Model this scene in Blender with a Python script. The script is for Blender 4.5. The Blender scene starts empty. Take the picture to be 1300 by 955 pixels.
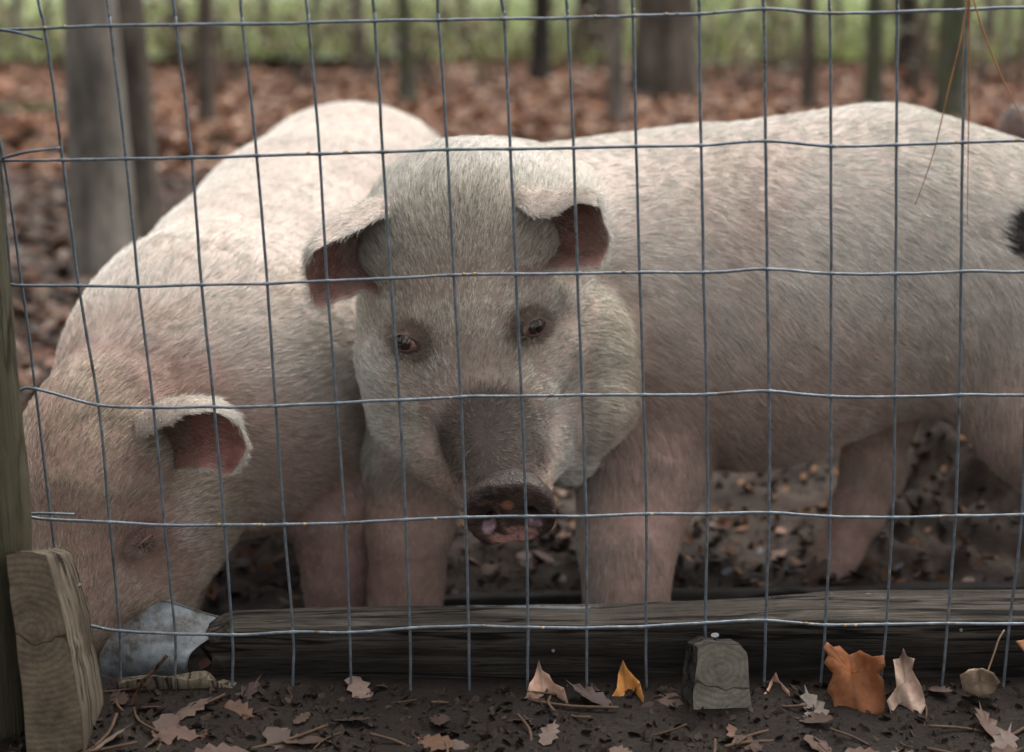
import bpy, math, random
import numpy as np
from mathutils import Vector
rnd = random.Random(7)
rng = np.random.default_rng(7)
scene = bpy.context.scene
COL = scene.collection

# ------------------------------------------------------------------ camera
F = 1300 * 50 / 36.0                       # focal length in photo pixels
CAMH, PITCH = 0.70, math.radians(15)
CX, CY = 650.0, 432.5                      # optical centre in the photo
cam_data = bpy.data.cameras.new('camera')
cam = bpy.data.objects.new('camera', cam_data)
COL.objects.link(cam)
cam.location = (0, 0, CAMH)
cam.rotation_euler = (math.radians(90) - PITCH, 0, 0)
cam_data.lens = 50
cam_data.sensor_width = 36
cam_data.shift_y = -45 / 1300.0
cam_data.clip_start = 0.02
cam_data.clip_end = 900
cam_data.dof.use_dof = True
cam_data.dof.focus_distance = 1.225
cam_data.dof.aperture_fstop = 3.4
scene.camera = cam

# ------------------------------------------------------------------ world and sun
SUN_EL, SUN_AZ = math.radians(62), math.radians(35)     # azimuth clockwise from +Y
world = bpy.data.worlds.new('World')
scene.world = world
world.use_nodes = True
wn, wl = world.node_tree.nodes, world.node_tree.links
wn.clear()
sky = wn.new('ShaderNodeTexSky')
sky.sky_type = 'NISHITA'
sky.sun_disc = False
sky.sun_elevation = SUN_EL
sky.sun_rotation = SUN_AZ
sky.air_density = 1.0
sky.dust_density = 4.0
hsv = wn.new('ShaderNodeHueSaturation')
hsv.inputs['Saturation'].default_value = 0.16          # overcast: cloud takes the blue out
bg = wn.new('ShaderNodeBackground')
bg.inputs['Strength'].default_value = 0.14
wo = wn.new('ShaderNodeOutputWorld')
wl.new(sky.outputs[0], hsv.inputs['Color'])
wl.new(hsv.outputs[0], bg.inputs[0])
wl.new(bg.outputs[0], wo.inputs[0])
sun_d = bpy.data.lights.new('sun', 'SUN')
sun_d.energy = 1.05
sun_d.angle = math.radians(40)
sun_d.color = (1.0, 0.97, 0.93)
sun = bpy.data.objects.new('sun', sun_d)
COL.objects.link(sun)
sv = Vector((math.sin(SUN_AZ) * math.cos(SUN_EL), math.cos(SUN_AZ) * math.cos(SUN_EL), math.sin(SUN_EL)))
sun.rotation_euler = sv.to_track_quat('Z', 'Y').to_euler()
sun.location = sv * 20
vs = scene.view_settings
vs.view_transform = 'Standard'
vs.look = 'None'
vs.gamma = 1
vs.exposure = 1.08
scene.cycles.max_bounces = 5
scene.cycles.diffuse_bounces = 3
scene.cycles.transparent_max_bounces = 4

# ------------------------------------------------------------------ pixel <-> world
SP, CP = math.sin(PITCH), math.cos(PITCH)
def at(px, py, Y):
    u = (px - CX) / F; v = (CY - py) / F
    t = Y / (CP + SP * v)
    return np.array([u * t, Y, CAMH + t * (-SP + CP * v)])
def dep(px, py, Y):                         # distance along the optical axis
    return Y / (CP + SP * (CY - py) / F)
def ground_at(px, py, z=0.0):
    u = (px - CX) / F; v = (CY - py) / F
    t = (CAMH - z) / (SP - CP * v)
    return np.array([u * t, t * (CP + SP * v), z])
def proj(P):
    P = np.asarray(P)
    y = P[..., 1]; z = P[..., 2] - CAMH
    t = y * CP - z * SP
    v = (y * SP + z * CP) / t
    return CX + F * P[..., 0] / t, CY - F * v
def unit(v):
    v = np.asarray(v, float)
    return v / (np.linalg.norm(v, axis=-1, keepdims=True) + 1e-12)

# ------------------------------------------------------------------ noise
def _h(i, j, k, s):
    n = (i * 374761393 + j * 668265263 + k * 2147483647 + s * 1274126177) & 0xFFFFFFFF
    n = ((n ^ (n >> 13)) * 1274126177) & 0xFFFFFFFF
    n = ((n ^ (n >> 16)) * 668265263) & 0xFFFFFFFF
    return ((n ^ (n >> 15)) & 0xFFFFFF) / float(0xFFFFFF)
def vnoise(P, s=0):
    P = np.asarray(P, float)
    i = np.floor(P).astype(np.int64); f = P - i; f = f * f * (3 - 2 * f)
    r = 0
    for a in (0, 1):
        wa = f[..., 0] if a else 1 - f[..., 0]
        for b in (0, 1):
            wb = f[..., 1] if b else 1 - f[..., 1]
            for c in (0, 1):
                wc = f[..., 2] if c else 1 - f[..., 2]
                r = r + wa * wb * wc * _h(i[..., 0] + a, i[..., 1] + b, i[..., 2] + c, s)
    return r * 2 - 1
def fbm(P, s=0, o=4, g=0.5):
    P = np.asarray(P, float); a = 1; r = 0; t = 0
    for k in range(o):
        r = r + a * vnoise(P * 2 ** k + 17.3 * k, s + k); t += a; a *= g
    return r / t

# ------------------------------------------------------------------ object helpers
def link(o, parent=None, kind=None, label=None, cat=None, group=None):
    COL.objects.link(o)
    if parent is not None: o.parent = parent
    for k, v in (('kind', kind), ('label', label), ('category', cat), ('group', group)):
        if v: o[k] = v
    return o
def empty(name, loc, label, cat, group=None):
    o = bpy.data.objects.new(name, None)
    o.location = loc; o.empty_display_size = 0.1
    return link(o, None, None, label, cat, group)
def mesh_obj(name, V, Fc, mat=None, parent=None, smooth=True, col=None, **kw):
    """V world coordinates; a child keeps them (its parent only has a location)."""
    V = np.asarray(V, float)
    org = np.array(parent_world(parent)) if parent is not None else (V.mean(0) if kw.pop('center', False) else np.zeros(3))
    kw.pop('center', None)
    me = bpy.data.meshes.new(name)
    if isinstance(Fc, np.ndarray):
        n, m = Fc.shape
        me.vertices.add(len(V)); me.vertices.foreach_set('co', (V - org).astype(np.float32).ravel())
        me.loops.add(n * m); me.loops.foreach_set('vertex_index', Fc.astype(np.int32).ravel())
        me.polygons.add(n); me.polygons.foreach_set('loop_start', np.arange(0, n * m, m, dtype=np.int32))
        me.update(calc_edges=True)
    else:
        me.from_pydata([tuple(v) for v in (V - org)], [], [tuple(f) for f in Fc]); me.update()
    me.validate()
    if smooth: me.polygons.foreach_set('use_smooth', np.ones(len(me.polygons), bool))
    if col is not None:
        a = me.color_attributes.new('Col', 'FLOAT_COLOR', 'POINT')
        c = np.ones((len(V), 4), np.float32); c[:, :3] = col
        a.data.foreach_set('color', c.ravel())
    if mat: me.materials.append(mat)
    o = bpy.data.objects.new(name, me)
    if parent is None: o.location = org
    return link(o, parent, **kw)
def parent_world(p):
    v = Vector((0, 0, 0))
    while p is not None: v += p.location; p = p.parent
    return v

# ------------------------------------------------------------------ materials
def mat(name, build):
    m = bpy.data.materials.new(name); m.use_nodes = True
    nt = m.node_tree; n = nt.nodes; l = nt.links
    b = n['Principled BSDF']
    build(n, l, b)
    return m
def ramp(n, stops):
    r = n.new('ShaderNodeValToRGB'); e = r.color_ramp.elements
    while len(e) < len(stops): e.new(0.5)
    for q, (p, c) in zip(e, stops): q.position = p; q.color = (*c, 1)
    return r
def texco(n, l, scale=(1, 1, 1), kind='Object', rot=(0, 0, 0), loc=(0, 0, 0)):
    t = n.new('ShaderNodeTexCoord'); m = n.new('ShaderNodeMapping')
    m.inputs['Scale'].default_value = scale; m.inputs['Rotation'].default_value = rot; m.inputs['Location'].default_value = loc
    l.new(t.outputs[kind], m.inputs[0]); return m.outputs[0]
def noise(n, l, co, scale, detail=6, rough=0.6, dist=0):
    t = n.new('ShaderNodeTexNoise'); l.new(co, t.inputs['Vector'])
    t.inputs['Scale'].default_value = scale; t.inputs['Detail'].default_value = detail
    t.inputs['Roughness'].default_value = rough; t.inputs['Distortion'].default_value = dist
    return t.outputs['Fac']
def bump(n, l, b, h, strength=0.5, dist=0.01):
    u = n.new('ShaderNodeBump'); u.inputs['Strength'].default_value = strength; u.inputs['Distance'].default_value = dist
    l.new(h, u.inputs['Height']); l.new(u.outputs[0], b.inputs['Normal']); return u
def mul(n, l, a, c, fac=1.0, mode='MULTIPLY'):
    m = n.new('ShaderNodeMix'); m.data_type = 'RGBA'; m.blend_type = mode
    if isinstance(fac, float): m.inputs['Factor'].default_value = fac
    else: l.new(fac, m.inputs['Factor'])
    for s, q in ((a, 6), (c, 7)):
        if isinstance(s, tuple): m.inputs[q].default_value = (*s, 1)
        else: l.new(s, m.inputs[q])
    return m.outputs[2]
def vcol(n, name='Col'):
    a = n.new('ShaderNodeAttribute'); a.attribute_name = name; return a.outputs['Color']

def b_skin(n, l, b):
    co = texco(n, l)
    f = noise(n, l, co, 60, 6, 0.65)
    r = ramp(n, [(0.3, (0.72, 0.68, 0.66)), (0.7, (1.1, 1.1, 1.1))]); l.new(f, r.inputs[0])
    l.new(mul(n, l, vcol(n), r.outputs[0]), b.inputs['Base Color'])
    b.inputs['Roughness'].default_value = 0.6
    b.inputs['Specular IOR Level'].default_value = 0.25
    bump(n, l, b, noise(n, l, co, 420, 3, 0.6), 0.35, 0.0015)
M_skin = mat('pig_skin', b_skin)
def b_snout(n, l, b):
    co = texco(n, l)
    l.new(vcol(n), b.inputs['Base Color'])
    b.inputs['Roughness'].default_value = 0.48
    b.inputs['Specular IOR Level'].default_value = 0.35
    v = n.new('ShaderNodeTexVoronoi'); v.inputs['Scale'].default_value = 520; l.new(co, v.inputs['Vector'])
    a = n.new('ShaderNodeMath'); a.operation = 'MULTIPLY_ADD'; a.inputs[1].default_value = 1.4
    l.new(noise(n, l, co, 150, 5, 0.7), a.inputs[0]); l.new(v.outputs['Distance'], a.inputs[2])
    bump(n, l, b, a.outputs[0], 0.45, 0.0015)
M_snout = mat('snout_skin', b_snout)
def b_hair(n, l, b):
    l.new(vcol(n), b.inputs['Base Color'])
    b.inputs['Roughness'].default_value = 0.55
    b.inputs['Specular IOR Level'].default_value = 0.25
M_hair = mat('bristle', b_hair)
def b_wire(n, l, b):
    co = texco(n, l)
    r = ramp(n, [(0.25, (0.07, 0.085, 0.10)), (0.5, (0.14, 0.165, 0.185)), (0.72, (0.27, 0.285, 0.295))])
    l.new(noise(n, l, co, 90, 6, 0.75), r.inputs[0])
    r2 = ramp(n, [(0.60, (0, 0, 0)), (0.66, (1, 1, 1))]); l.new(noise(n, l, co, 33, 5, 0.7), r2.inputs[0])
    l.new(mul(n, l, r.outputs[0], (0.10, 0.07, 0.045), r2.outputs[0], 'MIX'), b.inputs['Base Color'])
    b.inputs['Metallic'].default_value = 0.35
    b.inputs['Roughness'].default_value = 0.5
    bump(n, l, b, noise(n, l, co, 500, 3, 0.6), 0.4, 0.0008)
M_wire = mat('galvanised_wire', b_wire)
def wood(name, c1, c2, c3, axis='X', green=None, rough=0.85, fine=1.0, depth=0.003):
    def bb(n, l, b):
        st = [22, 22, 22]; st['XYZ'.index(axis)] = 1.1
        co = texco(n, l, tuple(q * fine for q in st))
        f1 = noise(n, l, co, 3.2, 8, 0.65, 0.6)
        f2 = noise(n, l, co, 11, 5, 0.7, 0.3)
        r = ramp(n, [(0.28, c1), (0.5, c2), (0.72, c3)]); l.new(f1, r.inputs[0])
        r2 = ramp(n, [(0.33, (0.28, 0.26, 0.24)), (0.48, (1, 1, 1))]); l.new(f2, r2.inputs[0])
        c = mul(n, l, r.outputs[0], r2.outputs[0])
        co2 = texco(n, l)
        r3 = ramp(n, [(0.35, (0.55, 0.52, 0.5)), (0.65, (1.15, 1.15, 1.15))]); l.new(noise(n, l, co2, 9, 4, 0.6), r3.inputs[0])
        c = mul(n, l, c, r3.outputs[0])
        sc = [19, 19, 19]; sc['XYZ'.index(axis)] = 0.9
        rk = ramp(n, [(0.475, (1, 1, 1)), (0.495, (0.15, 0.13, 0.12)), (0.505, (0.15, 0.13, 0.12)), (0.525, (1, 1, 1))]); l.new(noise(n, l, texco(n, l, tuple(sc)), 1.6, 3, 0.5, 0.8), rk.inputs[0])
        c = mul(n, l, c, rk.outputs[0])
        if green:
            r4 = ramp(n, [(0.45, (0, 0, 0)), (0.62, (0.8, 0.8, 0.8))]); l.new(noise(n, l, co2, 6, 5, 0.65), r4.inputs[0])
            c = mul(n, l, c, green, r4.outputs[0], 'MIX')
        l.new(c, b.inputs['Base Color']); b.inputs['Roughness'].default_value = rough
        b.inputs['Specular IOR Level'].default_value = 0.2
        ad = n.new('ShaderNodeMath'); ad.operation = 'ADD'; l.new(f1, ad.inputs[0]); l.new(f2, ad.inputs[1])
        bump(n, l, b, ad.outputs[0], 0.9, depth)
    return mat(name, bb)
M_plank = wood('weathered_plank', (0.03, 0.026, 0.022), (0.075, 0.066, 0.056), (0.15, 0.136, 0.118), 'X', fine=1.8, depth=0.0045)
def b_beampaint():
    m = M_plank.copy(); m.name = 'beam_with_paint'; n = m.node_tree.nodes; l = m.node_tree.links; b = n['Principled BSDF']
    src = b.inputs['Base Color'].links[0].from_socket
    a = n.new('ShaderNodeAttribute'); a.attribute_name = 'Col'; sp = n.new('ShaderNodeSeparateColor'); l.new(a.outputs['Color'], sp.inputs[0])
    f = noise(n, l, texco(n, l, (1, 3, 3)), 70, 6, 0.75)
    k = n.new('ShaderNodeMath'); k.operation = 'MULTIPLY_ADD'; k.inputs[1].default_value = 0.55; l.new(sp.outputs[0], k.inputs[0]); l.new(f, k.inputs[2])
    r = ramp(n, [(0.84, (0, 0, 0)), (0.92, (1, 1, 1))]); l.new(k.outputs[0], r.inputs[0])
    front_shade = ramp(n, [(0, (1.15, 1.12, 1.08)), (1, (0.50, 0.47, 0.45))]); l.new(sp.outputs[1], front_shade.inputs[0])  # shading put into the colour: front face darker, top lighter
    l.new(mul(n, l, mul(n, l, src, front_shade.outputs[0]), (0.17, 0.205, 0.235), r.outputs[0], 'MIX'), b.inputs['Base Color'])
    return m
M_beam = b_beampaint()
M_plank2 = wood('old_board', (0.04, 0.036, 0.032), (0.085, 0.078, 0.07), (0.13, 0.12, 0.108), 'X')
M_post = wood('post_wood', (0.05, 0.045, 0.028), (0.09, 0.082, 0.05), (0.14, 0.125, 0.08), 'Z', green=(0.085, 0.074, 0.045))
M_side = wood('log_side', (0.09, 0.07, 0.05), (0.17, 0.14, 0.10), (0.26, 0.22, 0.16), 'Z')
def b_rings(center, tint):
    def bb(n, l, b):
        co = texco(n, l, (1, 0.15, 1), 'Object')
        s = n.new('ShaderNodeVectorMath'); s.operation = 'SUBTRACT'; l.new(co, s.inputs[0]); s.inputs[1].default_value = (center[0], 0.15 * center[1], center[2])
        w = n.new('ShaderNodeTexWave'); w.wave_type = 'RINGS'; w.rings_direction = 'SPHERICAL'
        w.inputs['Scale'].default_value = 58; w.inputs['Distortion'].default_value = 3.5
        w.inputs['Detail'].default_value = 4; w.inputs['Detail Scale'].default_value = 1.2
        l.new(s.outputs[0], w.inputs['Vector'])
        a, c, d = tint
        r = ramp(n, [(0.0, a), (0.45, c), (1.0, d)]); l.new(w.outputs['Fac'], r.inputs[0])
        r3 = ramp(n, [(0.3, (0.35, 0.32, 0.28)), (0.5, (0.85, 0.84, 0.82)), (0.68, (1.3, 1.28, 1.25))]); l.new(noise(n, l, co, 26, 9, 0.78), r3.inputs[0])
        fc = noise(n, l, texco(n, l, (1, 1, 1)), 6, 4, 0.55, 0.3)
        rc = ramp(n, [(0.492, (1, 1, 1)), (0.499, (0.22, 0.18, 0.14)), (0.501, (0.22, 0.18, 0.14)), (0.508, (1, 1, 1))]); l.new(fc, rc.inputs[0])
        l.new(mul(n, l, mul(n, l, r.outputs[0], r3.outputs[0]), rc.outputs[0]), b.inputs['Base Color'])
        b.inputs['Roughness'].default_value = 0.9; b.inputs['Specular IOR Level'].default_value = 0.15
        ad = n.new('ShaderNodeMath'); ad.operation = 'MULTIPLY_ADD'; ad.inputs[1].default_value = 0.14
        l.new(w.outputs['Fac'], ad.inputs[0]); l.new(noise(n, l, co, 160, 4, 0.7), ad.inputs[2])
        bump(n, l, b, ad.outputs[0], 0.8, 0.0016)
    return bb
def bark(name, c1, c2, green=None):
    def bb(n, l, b):
        co = texco(n, l, (1, 1, 0.16))
        f1 = noise(n, l, co, 26, 7, 0.7, 0.5)
        r = ramp(n, [(0.3, c1), (0.7, c2)]); l.new(f1, r.inputs[0]); c = r.outputs[0]
        co2 = texco(n, l)
        r3 = ramp(n, [(0.35, (0.42, 0.41, 0.39)), (0.65, (1.4, 1.38, 1.34))]); l.new(noise(n, l, texco(n, l, (1, 1, .35)), 9, 5, 0.65), r3.inputs[0])
        c = mul(n, l, c, r3.outputs[0])
        if green:
            r4 = ramp(n, [(0.42, (0, 0, 0)), (0.58, (1, 1, 1))]); l.new(noise(n, l, co2, 2.4, 5, 0.6), r4.inputs[0])
            c = mul(n, l, c, green, r4.outputs[0], 'MIX')
        l.new(c, b.inputs['Base Color']); b.inputs['Roughness'].default_value = 0.9
        b.inputs['Specular IOR Level'].default_value = 0.15
        bump(n, l, b, f1, 1.0, 0.02)
    return mat(name, bb)
M_bark = bark('bark_grey', (0.13, 0.115, 0.098), (0.34, 0.31, 0.27))
M_barkd = bark('bark_dark', (0.03, 0.027, 0.024), (0.10, 0.09, 0.08))
M_barkg = bark('bark_mossy', (0.075, 0.075, 0.06), (0.18, 0.175, 0.15), (0.10, 0.125, 0.055))
M_barkb = bark('bark_brown', (0.075, 0.063, 0.053), (0.21, 0.18, 0.15))
def b_ground(n, l, b):
    co = texco(n, l)
    f = noise(n, l, co, 7, 9, 0.68)
    r = ramp(n, [(0.3, (0.03, 0.02, 0.015)), (0.52, (0.075, 0.053, 0.04)), (0.72, (0.14, 0.105, 0.082))]); l.new(f, r.inputs[0])
    # beyond the pen: leaf mould
    t = n.new('ShaderNodeTexCoord'); s = n.new('ShaderNodeSeparateXYZ'); l.new(t.outputs['Object'], s.inputs[0])
    m = n.new('ShaderNodeMapRange'); m.inputs['From Min'].default_value = 4.6; m.inputs['From Max'].default_value = 5.3; l.new(s.outputs['Y'], m.inputs['Value'])
    r2 = ramp(n, [(0.3, (0.07, 0.04, 0.028)), (0.5, (0.17, 0.088, 0.055)), (0.7, (0.30, 0.165, 0.105))]); l.new(noise(n, l, co, 16, 7, 0.75), r2.inputs[0])
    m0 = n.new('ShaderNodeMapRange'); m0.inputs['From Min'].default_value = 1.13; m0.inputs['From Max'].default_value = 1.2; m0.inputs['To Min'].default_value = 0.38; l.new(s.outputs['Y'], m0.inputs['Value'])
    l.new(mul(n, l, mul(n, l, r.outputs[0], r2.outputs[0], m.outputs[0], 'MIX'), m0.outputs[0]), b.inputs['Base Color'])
    rr = n.new('ShaderNodeMapRange'); rr.inputs['To Min'].default_value = 0.55; rr.inputs['To Max'].default_value = 0.95
    l.new(noise(n, l, co, 3, 3), rr.inputs['Value']); l.new(rr.outputs[0], b.inputs['Roughness'])
    b.inputs['Specular IOR Level'].default_value = 0.25
    bump(n, l, b, noise(n, l, co, 45, 8, 0.75), 0.9, 0.018)
M_ground = mat('pen_mud', b_ground)
def b_grass(n, l, b):
    co = texco(n, l)
    r = ramp(n, [(0.25, (0.30, 0.37, 0.17)), (0.5, (0.42, 0.50, 0.27)), (0.75, (0.52, 0.58, 0.38))]); l.new(noise(n, l, co, 1.6, 8, 0.7), r.inputs[0])
    l.new(r.outputs[0], b.inputs['Base Color']); b.inputs['Roughness'].default_value = 0.9
    bump(n, l, b, noise(n, l, co, 40, 6, 0.8), 1.0, 0.05)
M_grass = mat('meadow_grass', b_grass)
def b_vc(rough, spec=0.25, bs=0.0, sc=200, bd=0.001):
    def bb(n, l, b):
        c = vcol(n); co = texco(n, l)
        r = ramp(n, [(0.3, (0.7, 0.66, 0.62)), (0.7, (1.15, 1.15, 1.15))]); l.new(noise(n, l, co, sc * 0.4, 5, 0.7), r.inputs[0])
        l.new(mul(n, l, c, r.outputs[0]), b.inputs['Base Color'])
        b.inputs['Roughness'].default_value = rough; b.inputs['Specular IOR Level'].default_value = spec
        if bs: bump(n, l, b, noise(n, l, co, sc, 4, 0.7), bs, bd)
    return bb
M_leaf = mat('dead_leaf', b_vc(0.6, 0.3, 0.4, 300))
M_vcr = mat('rough_matter', b_vc(0.9, 0.15, 0.7, 120, 0.003))
def b_eye(n, l, b):
    l.new(vcol(n), b.inputs['Base Color']); b.inputs['Roughness'].default_value = 0.08
    b.inputs['Specular IOR Level'].default_value = 0.5
M_eye = mat('wet_eye', b_eye)
def b_needle(n, l, b):
    r = ramp(n, [(0.3, (0.24, 0.07, 0.02)), (0.7, (0.48, 0.22, 0.05))]); l.new(noise(n, l, texco(n, l), 40, 3), r.inputs[0])
    l.new(r.outputs[0], b.inputs['Base Color']); b.inputs['Roughness'].default_value = 0.4
M_needle = mat('dry_needle', b_needle)
def b_sheet(n, l, b):
    co = texco(n, l)
    r = ramp(n, [(0.38, (0.035, 0.028, 0.022)), (0.47, (0.11, 0.11, 0.105)), (0.52, (0.15, 0.165, 0.175)), (0.66, (0.24, 0.265, 0.28))]); l.new(noise(n, l, co, 22, 9, 0.78), r.inputs[0])
    l.new(r.outputs[0], b.inputs['Base Color']); b.inputs['Roughness'].default_value = 0.55; b.inputs['Metallic'].default_value = 0.1
    bump(n, l, b, noise(n, l, co, 120, 5, 0.7), 0.5, 0.002)
M_sheet = mat('flaking_painted_metal', b_sheet)
def b_nail(n, l, b):
    b.inputs['Base Color'].default_value = (0.12, 0.12, 0.125, 1); b.inputs['Metallic'].default_value = 0.7; b.inputs['Roughness'].default_value = 0.5
M_nail = mat('nail_steel', b_nail)

# ------------------------------------------------------------------ generic shapes
def tube(P, R, seg=8, cap=True):
    P = np.asarray(P, float); n = len(P)
    R = np.full(n, R) if np.isscalar(R) else np.asarray(R, float)
    T = np.gradient(P, axis=0); T = unit(T)
    a = np.array([0, 0, 1.0]) if abs(T[0][2]) < 0.9 else np.array([1.0, 0, 0])
    V = []
    for i in range(n):
        b = unit(np.cross(T[i], a)); a = unit(np.cross(b, T[i]))
        th = np.arange(seg) * 2 * np.pi / seg
        V.append(P[i] + R[i] * (np.cos(th)[:, None] * a + np.sin(th)[:, None] * b))
    V = np.concatenate(V); Fc = []
    for i in range(n - 1):
        for j in range(seg):
            k = (j + 1) % seg
            Fc.append((i * seg + j, i * seg + k, (i + 1) * seg + k, (i + 1) * seg + j))
    if cap:
        Fc.append(tuple(range(seg))[::-1]); Fc.append(tuple((n - 1) * seg + j for j in range(seg)))
    return V, Fc
def spline(K, m=6):
    K = np.asarray(K, float); n = len(K); out = []
    for i in range(n - 1):
        p0 = K[max(i - 1, 0)]; p1 = K[i]; p2 = K[i + 1]; p3 = K[min(i + 2, n - 1)]
        for t in np.arange(m) / m:
            out.append(0.5 * (2 * p1 + (p2 - p0) * t + (2 * p0 - 5 * p1 + 4 * p2 - p3) * t * t + (3 * p1 - p0 - 3 * p2 + p3) * t ** 3))
    out.append(K[-1]); return np.array(out)
def join(parts):
    V, Fc, o = [], [], 0
    for v, f in parts:
        V.append(np.asarray(v)); Fc += [tuple(i + o for i in q) for q in f]; o += len(v)
    return np.concatenate(V), Fc

# ------------------------------------------------------------------ implicit animal bodies
def sdf_caps(P, a, b, ra, rb):
    ab = b - a; L = max(float(ab @ ab), 1e-9)
    h = np.clip(((P - a) @ ab) / L, 0, 1)
    return np.linalg.norm(P - a - h[:, None] * ab, axis=1) - (ra + (rb - ra) * h)
def smin(a, b, k):
    h = np.clip(0.5 + 0.5 * (b - a) / k, 0, 1)
    return b + (a - b) * h - k * h * (1 - h)
def smax(a, b, k): return -smin(-a, -b, k)
class Body:
    def __init__(s): s.pr = []; s.cut = []; s.post = None
    def px(s, *pts, k=0.03, flow=None):
        """pts: (px, py, Y, radius px) chain of round cones; flow = hair direction, world"""
        W = [(at(a, b, c), r * dep(a, b, c) / F) for a, b, c, r in pts]
        if len(W) == 1: W = W * 2
        for (a, ra), (b, rb) in zip(W[:-1], W[1:]):
            s.pr.append((a, b, ra, rb, k, np.array(flow, float) if flow is not None else unit(b - a)))
    def carve(s, px, py, Y, r, k=0.01):
        s.cut.append((at(px, py, Y), r * dep(px, py, Y) / F, k))
    def f(s, P):
        d = None
        for a, b, ra, rb, k, fl in s.pr:
            q = sdf_caps(P, a, b, ra, rb)
            d = q if d is None else smin(d, q, k)
        for c, r, k in s.cut:
            d = smax(d, r - np.linalg.norm(P - c, axis=1), k)
        if s.post: d = s.post(P, d)
        return d
    def grad(s, P, e=0.001):
        g = np.zeros_like(P)
        for i in range(3):
            q = np.zeros(3); q[i] = e
            g[:, i] = s.f(P + q) - s.f(P - q)
        return unit(g)
    def flow(s, P):
        acc = np.zeros_like(P); 
        for a, b, ra, rb, k, fl in s.pr:
            w = np.exp(-np.clip(sdf_caps(P, a, b, ra, rb), 0, 1) / 0.012) 
            acc += w[:, None] * fl
        return acc
def surface_nets(fn, lo, hi, h):
    q = 4; H = h * q
    nb = np.ceil((hi - lo) / H).astype(int) + 1
    ii = np.stack(np.meshgrid(*[np.arange(k) for k in nb], indexing='ij'), -1).reshape(-1, 3)
    cen = lo + (ii + 0.5) * H
    dc = fn(cen).astype(np.float32)
    D = np.repeat(np.repeat(np.repeat(dc.reshape(nb), q, 0), q, 1), q, 2)
    near = ii[np.abs(dc) < H * 1.35]
    off = np.stack(np.meshgrid(*[np.arange(q)] * 3, indexing='ij'), -1).reshape(-1, 3)
    fi = (near[:, None, :] * q + off[None]).reshape(-1, 3)
    val = np.empty(len(fi), np.float32)
    for s in range(0, len(fi), 400000):
        val[s:s + 400000] = fn(lo + (fi[s:s + 400000] + 0.5) * h)
    D[fi[:, 0], fi[:, 1], fi[:, 2]] = val
    S = D < 0
    c = S[:-1, :-1, :-1].astype(np.int8)
    for a in (0, 1):
        for b in (0, 1):
            for d in (0, 1):
                if a or b or d:
                    c = c + S[a:S.shape[0] - 1 + a, b:S.shape[1] - 1 + b, d:S.shape[2] - 1 + d]
    cells = np.argwhere((c > 0) & (c < 8))
    idx = -np.ones(np.array(S.shape) - 1, np.int32); idx[tuple(cells.T)] = np.arange(len(cells))
    corner = [(a, b, d) for a in (0, 1) for b in (0, 1) for d in (0, 1)]
    acc = np.zeros((len(cells), 3)); cnt = np.zeros(len(cells))
    for i, A in enumerate(corner):
        for B in corner[i + 1:]:
            if sum(abs(x - y) for x, y in zip(A, B)) != 1: continue
            va = D[tuple((cells + A).T)]; vb = D[tuple((cells + B).T)]
            m = (va < 0) != (vb < 0); t = np.where(m, va / np.where(m, va - vb, 1), 0)
            acc += m[:, None] * (np.array(A) + t[:, None] * (np.array(B) - np.array(A))); cnt += m
    V = lo + (cells + acc / cnt[:, None] + 0.5) * h
    Fc = []
    for ax in range(3):
        e = [0, 0, 0]; e[ax] = 1
        S0 = S[tuple(slice(0, S.shape[i] - e[i]) for i in range(3))]; S1 = S[tuple(slice(e[i], None) for i in range(3))]
        E = np.argwhere(S0 != S1); u, v = [(1, 2), (2, 0), (0, 1)][ax]
        E = E[(E[:, u] > 0) & (E[:, v] > 0)]
        E = E[(E[:, u] < S.shape[u] - 1) & (E[:, v] < S.shape[v] - 1)]
        eu = np.zeros(3, int); eu[u] = 1; ev = np.zeros(3, int); ev[v] = 1
        a = idx[tuple((E - eu - ev).T)]; b_ = idx[tuple((E - ev).T)]; c_ = idx[tuple(E.T)]; d_ = idx[tuple((E - eu).T)]
        Q = np.stack([a, b_, c_, d_], 1)
        fl = ~S0[tuple(E.T)]
        Q[fl] = Q[fl][:, ::-1]; Fc.append(Q[(Q >= 0).all(1)])
    return V, np.concatenate(Fc)
def body_mesh(B, h):
    lo = np.min([np.minimum(a - ra, b - rb) for a, b, ra, rb, *_ in B.pr], 0) - 0.03
    hi = np.max([np.maximum(a + ra, b + rb) for a, b, ra, rb, *_ in B.pr], 0) + 0.03
    V, Q = surface_nets(B.f, lo, hi, h)
    for _ in range(2):
        g = B.grad(V, 0.0015); V = V - g * np.clip(B.f(V), -h, h)[:, None] * 0.9
    return V, Q, B.grad(V, 0.002)

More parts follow.
